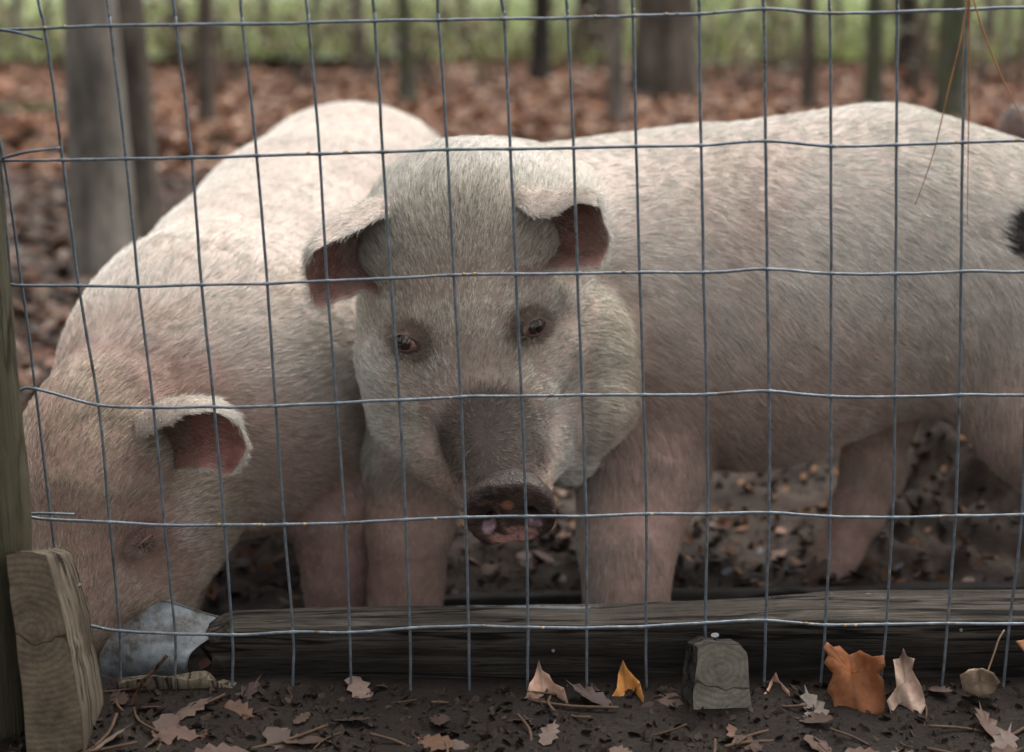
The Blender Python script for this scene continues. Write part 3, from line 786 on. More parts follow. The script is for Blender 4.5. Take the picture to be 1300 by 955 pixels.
# snout disc: its own finer mesh
def make_snout(root, c_px, r_px, roll, nrm, dirt=True):
    c = at(*c_px); S = dep(*c_px) / F
    nrm = unit(nrm); ex = unit(np.array([math.cos(roll), 0, math.sin(roll)])); ex = unit(ex - nrm * (ex @ nrm)); ey = np.cross(ex, nrm); ey = ey if ey[2] > 0 else -ey
    a, b = r_px[0] * S, r_px[1] * S
    def loc(P):
        q = P - c; return q @ ex, q @ ey, q @ nrm
    def fn(P):
        u, v, w = loc(P)
        # outline: broad lower lobes, arched top
        bb = b * np.where(v > 0, 1.0, 0.92 + 0.12 * np.abs(np.clip(u / a, -1, 1)))
        rr = ((np.abs(u) / a) ** 2.3 + (np.abs(v) / bb) ** 2.3) ** (1 / 2.3)
        edge = (rr - 1) * min(a, b)
        face = 0.0016 * sm(rr, 0.6, 0.92) - 0.0006 - 0.22 * np.clip(v, 0, 1)     # raised rim, top leans back
        d = smax(edge, w - face, 0.005)
        d = smax(d, -w - 0.022, 0.01)
        # sleeve of wrinkled skin behind
        tt = np.clip(-w / 0.05, 0, 1.2)
        sl = (((np.abs(u) / (a * (0.88 - 0.08 * tt))) ** 2 + (np.abs(v - 0.002 * tt) / (b * (0.90 - 0.02 * tt))) ** 2) ** 0.5 - 1) * min(a, b)
        sl = sl + 0.0013 * np.sin((w + 0.10 * u * u / a + 0.0015 * fbm(P * 90, 3, 2)) * 2 * math.pi / 0.0055) * sm(v, 0.006, 0.020) * (1 - sm(np.abs(u) / a, 0.35, 0.75)) * (1 - sm(-w, 0.020, 0.030))
        sl = smax(sl, np.maximum(w + 0.004, -w - 0.030), 0.004)
        d = smin(d, sl, 0.004)
        for sgn in (-1, 1):
            cu, cv = sgn * a * 0.50, -b * 0.06
            th = sgn * 0.45
            uu = (u - cu) * math.cos(th) + (v - cv) * math.sin(th); vv = -(u - cu) * math.sin(th) + (v - cv) * math.cos(th)
            hole = (np.sqrt((uu / 0.0062) ** 2 + (vv / 0.0098) ** 2) - 1) * 0.0062
            hole = np.maximum(hole + np.clip(-w - 0.004, 0, 1) * 0.30, -w - 0.018)
            d = smax(d, -hole, 0.0035)
        d = d + 0.0004 * np.exp(-(u / 0.005) ** 2) * sm(w, -0.004, 0.002) * 1.0 + 0.0005 * fbm(P * 260, 8, 3) + 0.0009 * fbm(P * 90, 18, 2)
        return d
    lo = c - 0.062; hi = c + 0.062
    V, Q = surface_nets(fn, lo, hi, 0.0012)
    u, v, w = loc(V)
    n1 = fbm(V * 140, 5, 4); n2 = fbm(V * 420, 6, 3); n3 = fbm(V * 60, 7, 3)
    colr = np.tile(np.array([0.058, 0.036, 0.029]), (len(V), 1)) * (1 + 0.8 * n1[:, None])
    colr = mixc(colr, (0.02, 0.013, 0.011), sm(n3, -0.05, 0.4) * 0.8)
    low = sm(-v / b + 0.5 * n1, 0.30, 0.70) * (1 - sm(np.abs(u) / a + 0.3 * n3, 0.30, 0.62))
    colr = mixc(colr, (0.40, 0.20, 0.17), low * 0.9)
    colr = mixc(colr, (0.30, 0.13, 0.07), blob(u, v, -a * .02, b * 0.36, a * 0.13, b * 0.13, 0.5) * 0.8)
    colr = mixc(colr, (0.15, 0.08, 0.055), sm(n1 * 0.6 + n3, 0.38, 0.55) * 0.4)
    colr = mixc(colr, (0.03, 0.018, 0.014), sm(n2 + n1 * 0.4, 0.35, 0.5) * 0.8)
    for sgn in (-1, 1):                                    # wet pink skin inside the lower nostrils
        pk = blob(u, v, sgn * a * 0.50 , -b * 0.24, 0.0055, 0.0085, 0.3, sgn * 0.4) * (0.35 + 0.65 * sm(n1 + n3, -0.25, 0.1))
        colr = mixc(colr, (0.42, 0.27, 0.31), pk * 0.8)
    colr = mixc(colr, (0.30, 0.22, 0.10), (sm(n2, 0.52, 0.6) * sm(-v / b, 0.1, 0.8)))
    sk = sm(-w, 0.007, 0.011)
    colr = mixc(colr, (0.05, 0.038, 0.03), sk)
    mesh_obj('snout', V, Q, M_snout, root, True, np.clip(colr, 0.003, 1))
make_snout(pig1, (648, 657, 1.164), (58, 50), math.radians(9), [0.02, -0.93, -0.36])

# ================================================================== PIG 2: left, head down
B2 = Body()
fl2 = unit(at(450, 275, 1.95) - at(250, 470, 1.45)) + np.array([0, 0, -.1])
B2.px((268, 478, 1.45, 178), (340, 396, 1.66, 156), (398, 338, 1.82, 156), (450, 288, 1.97, 144), k=0.06, flow=fl2)
B2.px((450, 288, 1.97, 146), (466, 330, 2.02, 138), k=0.05, flow=fl2)
B2.px((310, 520, 1.47, 158), (400, 430, 1.72, 140), k=0.05, flow=unit(fl2 + np.array([.2, 0, -.6])))
B2.px((165, 560, 1.33, 122), (268, 478, 1.45, 170), k=0.05, flow=unit([.5, .7, .35]))           # neck
B2.px((120, 590, 1.285, 92), k=0.04, flow=unit([.3, .4, .8]))
B2.px((105, 640, 1.26, 84), (80, 790, 1.20, 52), k=0.035, flow=unit([.15, .4, .9]))              # muzzle
B2.px((205, 640, 1.31, 80), (180, 740, 1.27, 50), k=0.035, flow=unit([.6, .4, .2]))             # cheek
B2.px((232, 672, 1.315, 58), (205, 745, 1.29, 42), k=0.035, flow=unit([.6, .4, -.1]))
B2.px((135, 760, 1.235, 48), (100, 815, 1.21, 42), k=0.03, flow=unit([.3, .4, .5]))
B2.px((165, 672, 1.245, 30), (205, 662, 1.265, 28), k=0.02, flow=unit([.5, .2, .6]))            # brow
B2.px((185, 565, 1.265, 36), (205, 580, 1.29, 40), k=0.02, flow=unit([1, 0, .1]))
B2.px((400, 540, 1.48, 90), (425, 640, 1.46, 54), (430, 720, 1.45, 38), (428, 782, 1.44, 38), k=0.035, flow=(0, .1, -1))
B2.px((230, 600, 1.45, 90), (215, 690, 1.43, 52), (210, 795, 1.42, 42), k=0.035, flow=(0, .1, -1))
B2.px((470, 380, 2.0, 110), (500, 480, 2.02, 60), (505, 560, 2.02, 32), (500, 630, 2.0, 30), k=0.035, flow=(0, .1, -1))
B2.px((400, 380, 2.02, 100), (400, 480, 2.03, 56), (405, 560, 2.04, 30), (400, 625, 2.02, 28), k=0.035, flow=(0, .1, -1))
B2.carve(184, 688, 1.222, 14, 0.006)
B2.post = lambda P, d: d + 0.0018 * fbm(P * 16, 13, 3) + 0.0006 * fbm(P * 70, 14, 2)
def col2(P):
    x, y = proj(P)
    nz = fbm(P * 9, 22, 4); n2 = fbm(P * 30, 26, 4)
    skin = np.tile(np.array(SKIN), (len(P), 1)) * (1 + 0.18 * nz[:, None])
    hair = np.tile(np.array((0.66, 0.62, 0.55)), (len(P), 1))
    hair = mixc(hair, (0.52, 0.44, 0.34), sm(n2 + nz * 0.6, 0.1, 0.7) * 0.5)
    low = np.clip(sm(y - 0.35 * x + 60 * nz, 290, 470), 0, 1)
    hair = mixc(hair, (0.49, 0.35, 0.285), low * 0.75); skin = mixc(skin, (0.43, 0.25, 0.21), low * 0.8)
    hd = blob(x, y, 130, 640, 190, 190, 0.25) * (P[:, 1] < 1.36)
    hair = mixc(hair, (0.50, 0.42, 0.32), hd * 0.75); skin = mixc(skin, (0.30, 0.20, 0.155), hd * 0.75)
    pk = blob(x, y, 215, 490, 70, 40, 0.6) + blob(x, y, 185, 700, 60, 50, 0.5) + blob(x, y, 60, 560, 30, 60, 0.6)
    hair = mixc(hair, (0.46, 0.28, 0.24), np.clip(pk, 0, 1) * 0.65)
    hair = mixc(hair, (0.66, 0.62, 0.55), np.clip(blob(x, y, 232, 660, 18, 40, 0.6) + blob(x, y, 165, 730, 28, 14, 0.6), 0, 1) * 0.6 * (P[:, 1] < 1.36))
    tan = blob(x, y, 110, 620, 90, 120, 0.5)
    hair = mixc(hair, (0.46, 0.37, 0.27), tan * 0.5)
    dk = blob(x, y, 182, 686, 28, 24, 0.5) * (P[:, 1] < 1.3)
    hair = mixc(hair, (0.34, 0.16, 0.14), dk * 0.7)
    return np.clip(skin, 0.004, 1), np.clip(hair, 0.004, 1)
def len2(P):
    x, y = proj(P); L = np.full(len(P), 0.016)
    return L * (1 - 0.4 * (blob(x, y, 120, 700, 140, 140, 0.2) * (P[:, 1] < 1.33)))
ear2 = [[(168, 566, 1.245), (166, 536, 1.27), (190, 575, 1.29), (205, 600, 1.275)],
        [(186, 552, 1.215), (184, 526, 1.245), (205, 568, 1.275), (218, 598, 1.26)],
        [(212, 538, 1.195), (208, 514, 1.225), (228, 562, 1.245), (236, 594, 1.23)],
        [(245, 526, 1.185), (242, 508, 1.215), (256, 560, 1.23), (258, 598, 1.212)],
        [(280, 524, 1.19), (278, 512, 1.215), (290, 560, 1.235), (280, 603, 1.22)],
        [(302, 538, 1.205), (302, 530, 1.215), (311, 566, 1.225), (294, 600, 1.22)]]
pig2 = build_pig('pale pig on the left rooting head down behind the wooden post', (-0.25, 1.5, 0),
                 B2, [ear2, [(a[0] * 0 + 0, 0, 0) for a in []]] if False else [ear2], 0.0035, col2, 260000, len2, None, 'pigs in the pen', 11000, ear_in=(0.36, 0.17, 0.14))
make_eye(pig2, 183, 686, 1.225, None, 0.0092, 0.0028, math.radians(28), [.35, -.9, .15], lid_col=(0.40, 0.20, 0.18), irispos=(0.1, 0.1), brow=(0.44, 0.31, 0.26))

# ================================================================== PIG 3: an ear of it shows behind the first pig's rump
B3 = Body()
B3.px((1345, 235, 2.06, 78), (1500, 260, 2.15, 120), (1800, 290, 2.25, 140), (2000, 300, 2.3, 120), k=0.06, flow=(1, .2, -.2))
B3.px((1340, 250, 2.02, 70), (1300, 350, 1.95, 42), k=0.04, flow=(0, .5, .8))
B3.px((1480, 350, 2.15, 60), (1475, 560, 2.13, 30), k=0.04, flow=(0, 0, -1))
B3.px((1600, 350, 2.22, 60), (1600, 550, 2.2, 30), k=0.04, flow=(0, 0, -1))
B3.px((1900, 350, 2.25, 60), (1900, 545, 2.23, 30), k=0.04, flow=(0, 0, -1))
B3.px((1980, 350, 2.3, 60), (1980, 535, 2.3, 30), k=0.04, flow=(0, 0, -1))
B3.px((1310, 195, 2.04, 30), (1330, 205, 2.06, 34), k=0.03, flow=(0, 0, 1))
def col3(P):
    nz = fbm(P * 9, 23, 4)
    skin = np.tile(np.array((0.22, 0.17, 0.15)), (len(P), 1)); hair = np.tile(np.array((0.30, 0.27, 0.24)), (len(P), 1))
    return skin, mixc(hair, (0.06, 0.05, 0.045), sm(nz, 0.0, 0.35))
ear3 = [[(1262, 182, 1.99), (1300, 200, 2.0), (1340, 200, 2.02)],
        [(1266, 166, 1.985), (1296, 178, 1.965), (1330, 180, 2.0)],
        [(1274, 146, 1.98), (1296, 155, 1.96), (1322, 160, 1.99)],
        [(1284, 130, 1.98), (1296, 136, 1.965), (1310, 142, 1.985)]]
pig3 = build_pig('grey pig behind the middle pig, only one raised ear showing at the right edge', (1.0, 2.1, 0),
                 B3, [ear3], 0.008, col3, 22000, lambda P: np.full(len(P), 0.02), None, 'pigs in the pen', 3000, pale=(0.42, 0.39, 0.36), ear_in=(0.25, 0.225, 0.21))

# ================================================================== THE FENCE
FY = 1.12
rows = {   # y of each horizontal wire at the crossings with each vertical, and x of the verticals
 'x': [[-34, -26, 0, 14, 22, 30, 40, 44],
       [-38 + 0, -36, 5, 28, 45, 65, 82, 88],
       [48, 57, 80, 100, 125, 139, 152, 153],
       [135, 140, 160, 176, 195, 209, 222, 222],
       [220, 224, 243, 256, 272, 285, 295, 295],
       [305, 308, 326, 339, 350, 361, 372, 372],
       [388, 392, 406, 415, 427, 438, 444, 446],
       [473, 476, 486, 496, 507, 515, 520, 521],
       [556, 557, 568, 576, 585, 591, 595, 596],
       [637, 640, 648, 655, 662, 668, 670, 670],
       [719, 721, 728, 733, 739, 744, 745, 745],
       [803, 804, 808, 812, 817, 821, 820, 821],
       [887, 887, 890, 893, 897, 898, 895, 895],
       [969, 970, 972, 974, 976, 976, 972, 970],
       [1053, 1054, 1055, 1055, 1055, 1054, 1048, 1042],
       [1139, 1139, 1138, 1137, 1136, 1133, 1125, 1118],
       [1228, 1227, 1222, 1220, 1218, 1213, 1203, 1196],
       [1319, 1317, 1310, 1306, 1302, 1297, 1282, 1274]]}
Y_first = -6
rowy = [[38, 204, 360, 497, 655, 792], [38, 204, 363, 494, 660, 795],
        [36, 204, 363, 514, 663, 801], [33, 202, 364, 517, 667, 805], [32, 200, 362, 517, 667, 806], [31, 198, 360, 516, 666, 803],
        [29, 196, 357, 512, 664, 803], [27, 193, 354, 508, 660, 797], [26, 190, 350, 504, 657, 795], [24, 189, 348, 503, 656, 796],
        [23, 188, 347, 502, 655, 797], [20, 186, 346, 501, 653, 795], [18, 185, 346, 501, 653, 791], [12, 179, 342, 497, 651, 788],
        [17, 186, 348, 504, 656, 794], [15, 184, 348, 504, 657, 793], [12, 181, 345, 502, 655, 792], [9, 179, 345, 502, 654, 792]]
fence = empty('wire_fence', (0, FY, 0.1), 'galvanised welded wire mesh fence stretched across the front of the pen', 'fence')
WR = 0.00124
def wob(K, m=5, amp=0.0005, s=0):
    C = spline(K, m); C = C + amp * np.stack([fbm(C * 35 + 3, s, 2), fbm(C * 30 + 9, s + 5, 2), fbm(C * 35 + 5, s + 9, 2)], -1); return C
crossY = [0] + [r for r in range(1, 7)]
def vert_pts(i):
    ys = [-2] + [rowy[i][k] for k in range(6)] + [865]
    xs = rows['x'][i]
    K = [at(x, y, FY) for x, y in zip(xs, ys)]
    up = K[0] + (K[0] - K[1]) / np.linalg.norm(K[0] - K[1]) * 0.16
    d = K[-1] - K[-2]; dn = K[-1] + d / np.linalg.norm(d) * 0.10
    up2 = up + np.array([0, 0, 0.16])
    return [up2, up] + K + [dn]
for i in range(18):
    K = vert_pts(i)
    if i == 0: K = K[3:6]
    V, Fc = tube(wob(K, 5, 0.0005, i), WR * (0.95 + 0.1 * rnd.random()), 8)
    mesh_obj('vertical_wire', V, Fc, M_wire, fence)
for i, dx in enumerate((-3, -2, -1)):      # the mesh goes on past the left of the post
    K = [at(-60 - 80 * i, y, FY) + np.array([0, 0, 0]) for y in (-100, 100, 300, 500, 700, 900)]
    V, Fc = tube(wob(K, 4, 0.0005, i), WR, 6); mesh_obj('vertical_wire', V, Fc, M_wire, fence)
for i in range(6):
    K = [at(1400 + 84 * i - (y * 0.03), y, FY) for y in (-300, -100, 100, 300, 500, 700, 900)]
    V, Fc = tube(wob(K, 4, 0.0005, i + 4), WR, 6); mesh_obj('vertical_wire', V, Fc, M_wire, fence)
grit = []
starts = [[], [], [at(-20, 212, FY)], [at(6, 358, FY), at(18, 362, FY)], [at(14, 502, FY - .006), at(22, 498, FY)], [at(28, 650, FY - .004), at(38, 655, FY)], []]
for k in range(6):
    K = []
    for i in range(18):
        x = rows['x'][i][k + 1]; y = rowy[i][k]
        if k <= 1 and i < 2:
            continue
        if k == 2 and i < 1: continue
        if k >= 3 and i < 1: continue
        if k == 5 and i < 2: continue
        K.append(at(x, y, FY - WR * 1.9))
    if k == 0: K = [at(-60, 44, FY), at(-20, 39, FY), at(0, 38, FY - .002)] + K
    if k == 1: K = [at(-60, 210, FY), at(-20, 206, FY), at(2, 204, FY - .003)] + K
    if k == 2: K = [at(4, 356, FY - .004), at(10, 360, FY - .002)] + K
    if k == 3: K = [at(10, 508, FY - .004), at(24, 497, FY - .003)] + K
    if k == 4: K = [at(20, 648, FY - .004), at(37, 656, FY - .002)] + K
    if k == 5: K = [at(90, 792, FY - .002), at(120, 796, FY - .002)] + K
    last = K[-1]; K = K + [last + np.array([0.10, 0, 0.0008]), last + np.array([0.36, 0, 0.0])]
    C = wob(K, 12, 0.0006, 40 + k); R = np.full(len(C), WR * (1.08 if k > 2 else 1.0)); R[::12] *= 1.28; R = R * (1 + 0.05 * rng.normal(size=len(C)))
    V, Fc = tube(C, R, 8)
    for _ in range(9):
        p = C[rnd.randrange(10, len(C) - 25)] + np.array([0, -WR, rnd.uniform(0, WR)]); q = rnd.uniform(0.0008, 0.0022)
        grit.append(tube([p - np.array([q, 0, 0]), p, p + np.array([q * .8, 0, q * rnd.uniform(-.6, .6)])], [q * .4, q * .8, q * .35], 5))
    mesh_obj('horizontal_wire', V, Fc, M_wire, fence)
for k, z in ((0, -1), (1, 8)):              # wires above and below the frame
    K = []
    for i in range(2, 18):
        P = vert_pts(i)[1 if z < 0 else 9] if False else (vert_pts(i)[1] if z < 0 else at(rows['x'][i][7], 938, FY - WR * 1.9))
        K.append(P + np.array([0, -WR * (1.9 if z < 0 else 0), 0]))
    V, Fc = tube(wob(K, 3, 0.0005, 70 + k), WR, 6); mesh_obj('horizontal_wire', V, Fc, M_wire, fence)
V, Fc = join(grit); mesh_obj('grit', V, Fc, M_leaf, fence, True, np.tile([[0.38, 0.29, 0.18]], (len(V), 1)), kind='stuff')
# bent back wire ends at the left
for pts in ([(0, 38, -.003), (25, 42, -.005), (55, 50, -.001)], [(2, 201, -.004), (35, 193, -.006), (76, 188, -.003)], [(34, 654, -.005), (48, 652, -.007), (95, 653, -.006)]):
    V, Fc = tube(wob([at(x, y, FY + d) for x, y, d in pts], 5, 0.0003), WR * 0.95, 8)
    mesh_obj('wire_end', V, Fc, M_wire, fence)
# post: a round pole the mesh is stapled behind
pr = 0.047; pc = []
for y, ex_ in ((60, -22), (200, -5), (350, 9), (500, 22), (640, 36), (760, 38), (955, 46)):
    S = dep(ex_, y, 1.065) / F
    pc.append(at(ex_, y, 1.065) - np.array([pr, 0, 0]))
pc = [pc[0] + (pc[0] - pc[1]) * 2.0] + pc
C = spline(pc, 14)
V, Fc = tube(C, pr, 36)
ang = np.tile(np.arange(36), len(C)) / 36 * 2 * np.pi
cc = np.repeat(C, 36, 0); rdir = unit(V - cc)
gr = fbm(np.stack([np.cos(ang) * 5, np.sin(ang) * 5, V[:, 2] * 2.2], -1), 3, 4)
V = V + rdir * (0.0022 * gr + 0.001 * fbm(V * 60, 4, 3))[:, None]
mesh_obj('post', V, Fc, M_post, fence, label='weathered greenish round wooden post at the left edge')

# ================================================================== TIMBERS AT THE BASE
def slab(corn_top_front, corn_top_back, drop, nx=220, nt=14, nf=26, amp=0.003, seed=0, ragged=0.0):
    """a board: front-top edge polyline, back-top edge polyline (functions of s), height drop"""
    s = np.linspace(0, 1, nx)
    f = np.array([corn_top_front(t) for t in s]); b = np.array([corn_top_back(t) for t in s])
    prof = []
    for j in range(nf): prof.append((0, 1 - j / nf))             # front face upwards
    for j in range(nt + 1): prof.append((j / nt, 0))             # top
    for j in range(1, 8): prof.append((1, j / 7))                # back downwards
    V = []
    for i in range(nx):
        for (q, dz) in prof:
            p = f[i] * (1 - q) + b[i] * q - np.array([0, 0, drop]) * dz
            if ragged and i < 14: p = p + np.array([ragged * (0.5 + 0.5 * math.sin(dz * 9 + q * 5)) * (1 - i / 14), 0, -ragged * 0.25 * (1 - i / 14)])
            V.append(p)
    V = np.array(V); m = len(prof)
    g = fbm(V * np.array([3.0, 70, 70]), seed, 4); g2 = fbm(V * np.array([14, 160, 160]), seed + 5, 3); g3 = vnoise(V * np.array([6, 12, 12]), seed + 9)
    cen = V.reshape(nx, m, 3).mean(1, keepdims=True)
    dirn = unit(V.reshape(nx, m, 3) - cen).reshape(-1, 3); dirn[:, 0] *= 0.15
    crack = -np.clip(np.abs(fbm(V * np.array([2.0, 45, 45]), seed + 3, 3)) * -9 + 1, 0, 1)
    V = V + dirn * (amp * (g + 0.5 * g2 + 0.6 * g3 + 0.9 * crack))[:, None]
    Fc = []
    for i in range(nx - 1):
        for j in range(m - 1):
            Fc.append((i * m + j, (i + 1) * m + j, (i + 1) * m + j + 1, i * m + j + 1))
        Fc.append((i * m + m - 1, (i + 1) * m + m - 1, (i + 1) * m, i * m))
    Fc.append(tuple(range(m))); Fc.append(tuple((nx - 1) * m + j for j in range(m))[::-1])
    return V, Fc
def poly(pts):
    xs = [p[0] for p in pts]
    def g(t):
        x = xs[0] + (xs[-1] - xs[0]) * t
        return np.array([np.interp(x, xs, [p[k] for p in pts]) for k in range(3)])
    return g
frontE = [at(x, y, 1.138) for x, y in ((232, 808), (300, 800), (440, 796), (600, 791), (760, 791), (900, 789), (1050, 787), (1200, 788), (1320, 788), (1480, 788), (1850, 790))]
backE = [at(x, y, 1.190) for x, y in ((236, 790), (300, 776), (440, 770), (600, 765), (760, 767), (900, 760), (1050, 754), (1200, 750), (1320, 748), (1480, 746), (1850, 747))]
V, Fc = slab(poly(frontE), poly(backE), 0.17, 380, 16, 40, 0.0036, 3, ragged=0.035)
prof_n = 40 + 17 + 7
pj = np.tile(np.arange(prof_n), 380)
xx_ = proj(V)[0]
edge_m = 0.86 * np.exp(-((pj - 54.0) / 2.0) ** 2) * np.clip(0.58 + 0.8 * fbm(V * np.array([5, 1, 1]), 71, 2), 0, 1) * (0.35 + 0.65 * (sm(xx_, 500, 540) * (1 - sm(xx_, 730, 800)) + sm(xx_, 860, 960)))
beam = mesh_obj('timber_beam', V, Fc, M_beam, None, True, np.stack([edge_m, sm(39.0 - pj + 3 * fbm(V * np.array([8, 60, 60]), 75, 3), 0, 5), edge_m * 0], 1), center=True, label='long weathered grey timber beam lying along the foot of the wire fence with a broken left end', cat='beam')  # green channel masks the front face for its painted-in shade
# second board behind
f2 = [at(x, y, 1.462) for x, y in ((180, 772), (400, 763), (700, 758), (900, 752), (1100, 748), (1500, 745))]
b2 = [at(x, y, 1.492) for x, y in ((180, 763), (400, 755), (700, 750), (900, 745), (1100, 741), (1500, 738))]
V, Fc = slab(poly(f2), poly(b2), 0.06, 160, 6, 14, 0.003, 13)
mesh_obj('ground_board', V, Fc, M_plank2, None, True, center=True, label='dark mud stained board lying behind the long grey beam inside the pen', cat='board')

# broken prism block with growth rings, at the post
def prism(front, back, sub=10, amp=0.0016, seed=0):
    """front/back: matching polygons. returns front cap mesh and side mesh"""
    A = np.array(front); Bk = np.array(back); n = len(A)
    # densify outline
    m = 8; Ad, Bd = [], []
    for i in range(n):
        for t in np.arange(m) / m:
            Ad.append(A[i] * (1 - t) + A[(i + 1) % n] * t); Bd.append(Bk[i] * (1 - t) + Bk[(i + 1) % n] * t)
    Ad, Bd = np.array(Ad), np.array(Bd); N = len(Ad)
    ca, cb = Ad.mean(0), Bd.mean(0)
    jag = (fbm(Ad * 70, seed, 3) * amp)[:, None] * unit(Ad - ca); Ad = Ad + jag; Bd = Bd + jag
    rings = 12; V = []
    for k in range(rings + 1):
        r = 1 - k / rings
        V.append(ca + (Ad - ca) * r)
    V = np.concatenate(V); nr = unit(np.cross(Ad[N // 3] - ca, Ad[0] - ca))
    V = V + nr * (amp * 0.5 * fbm(V * 90, seed + 2, 3))[:, None]
    Fc = [(k * N + j, k * N + (j + 1) % N, (k + 1) * N + (j + 1) % N, (k + 1) * N + j) for k in range(rings) for j in range(N)]
    cap = (V, Fc)
    S = []; K = sub
    for k in range(K + 1):
        t = k / K; L = Ad * (1 - t) + Bd * t; c = ca * (1 - t) + cb * t
        L = L + unit(L - c) * (amp * 1.2 * fbm(np.stack([L[:, 0] * 90, L[:, 1] * 8, L[:, 2] * 90], -1), seed + 6, 4) * (t > 0))[:, None] + unit(L - c) * 0.0004
        S.append(L)
    S = np.concatenate(S); SF = [(k * N + j, (k + 1) * N + j, (k + 1) * N + (j + 1) % N, k * N + (j + 1) % N) for k in range(K) for j in range(N)]
    SF.append(tuple(K * N + j for j in range(N)))
    return cap, (S, SF)
fr = [at(8, 704, 1.012), at(36, 700, 1.012), at(58, 706, 1.012), at(74, 760, 1.010), at(90, 830, 1.008), at(102, 900, 1.006), at(108, 990, 1.005), at(36, 990, 1.005), at(28, 870, 1.007), at(16, 780, 1.01)]
cap_n = unit(np.array([-.05, -1, .25]))
bk = [p + np.array([-0.010, 0.09, -0.036]) for p in fr]
cap, side = prism(fr, bk, 14, 0.002, 4)
block = mesh_obj('timber_block', side[0], side[1], M_side, None, True, center=True, label='short sawn block of tan timber with growth rings wedged beside the post', cat='wood block')
cl = Vector(block.location)
g0 = at(40, 800, 1.01) - np.array(cl)
M_ring = mat('end_grain', b_rings(tuple(g0), ((0.15, 0.115, 0.078), (0.17, 0.134, 0.093), (0.178, 0.142, 0.099))))
mesh_obj('cut_end', cap[0], cap[1], M_ring, block)
def nail(p, d, parent, L=0.012, r=0.0016):
    d = unit(d); V, Fc = tube([p, p + d * L], r, 8); v2, f2_ = tube([p + d * L, p + d * (L + 0.0012)], r * 2.2, 10)
    V, Fc = join([(V, Fc), (v2, f2_)]); return mesh_obj('nail', V, Fc, M_nail, parent, False)
nail(at(100, 760, 1.09), (0.0, -.1, 1), block)
# stake in front of the beam
fr = [at(886, 822, 1.085), at(902, 816, 1.084), at(940, 818, 1.085), at(948, 828, 1.086), at(954, 900, 1.082), at(956, 960, 1.08), at(878, 960, 1.08), at(880, 880, 1.083)]
bk = [p + np.array([-0.006, 0.030, -0.010]) for p in fr]
cap, side = prism(fr, bk, 6, 0.0016, 9)
stake = mesh_obj('wooden_stake', side[0], side[1], M_plank, None, True, center=True, label='short grey-green stake end standing against the beam among the fallen leaves', cat='stake')
g0 = at(915, 850, 1.085) - np.array(Vector(stake.location))
mesh_obj('cut_end', cap[0], cap[1], mat('stake_grain', b_rings(tuple(g0), ((0.20, 0.182, 0.145), (0.225, 0.205, 0.165), (0.235, 0.215, 0.175)))), stake)
nail(at(909, 818, 1.10), (-.15, -.1, 1), stake, 0.008)
nail(at(704, 826, 1.1375), (-.3, -1, .5), beam, 0.004, 0.0007)
nail(at(1220, 800, 1.1375), (-.3, -1, .5), beam, 0.004, 0.0007)
# crumpled painted metal scrap between block and beam
G = [[(128, 860, 1.150), (128, 830, 1.155), (150, 800, 1.165), (205, 762, 1.185)],
     [(160, 866, 1.150), (158, 836, 1.150), (180, 806, 1.160), (222, 766, 1.19)],
     [(200, 866, 1.150), (196, 840, 1.148), (212, 812, 1.160), (252, 776, 1.19)],
     [(240, 864, 1.155), (238, 842, 1.150), (250, 822, 1.160), (300, 790, 1.19)]]
A = np.array([[at(*c) for c in r] for r in G]); A = np.array([spline(r, 9) for r in A]); A = np.swapaxes(np.array([spline(A[:, j], 9) for j in range(A.shape[1])]), 0, 1)
nu, nv = A.shape[:2]; A = A + np.array([0, -1, .3]) * (0.0045 * fbm(A * 38, 4, 4))[..., None]
A1 = A.reshape(-1, 3); A2 = A1 + np.array([0, 0.0022, -0.0006]); n_ = len(A1)
Fc = []
for i in range(nu - 1):
    for j in range(nv - 1):
        p = i * nv + j; Fc.append((p, p + nv, p + nv + 1, p + 1)); Fc.append((n_ + p, n_ + p + 1, n_ + p + nv + 1, n_ + p + nv))
for i in range(nu - 1):
    for j in (0, nv - 1): p = i * nv + j; Fc.append((p, n_ + p, n_ + p + nv, p + nv))
for j in range(nv - 1):
    for i in (0, nu - 1): p = i * nv + j; Fc.append((p, p + 1, n_ + p + 1, n_ + p))
mesh_obj('metal_scrap', np.concatenate([A1, A2]), Fc, M_sheet, None, True, center=True, label='bent scrap of pale blue-grey painted metal between the ringed block and the beam', cat='metal scrap')
# rotten splintered piece below it
fE = [at(x, y, 1.115) for x, y in ((150, 868), (200, 862), (260, 860), (310, 872))]
bE = [at(x, y, 1.135) for x, y in ((150, 860), (200, 855), (260, 854), (310, 868))]
V, Fc = slab(poly(fE), poly(bE), 0.06, 70, 6, 12, 0.007, 33)
mesh_obj('rotten_stick', V, Fc, M_side, None, True, center=True, label='splintered brown length of rotten wood below the metal scrap', cat='wood')
V, Fc = tube(spline([at(212, 832, 1.105), at(196, 850, 1.10), at(180, 868, 1.095), at(165, 900, 1.09)], 5), 0.0016, 7)
mesh_obj('twig', V, Fc, wood('twig_bark', (0.08, 0.035, 0.025), (0.13, 0.06, 0.04), (0.2, 0.1, 0.07), 'Z'), None, True, center=True, label='thin reddish twig leaning in front of the metal scrap', cat='twig')

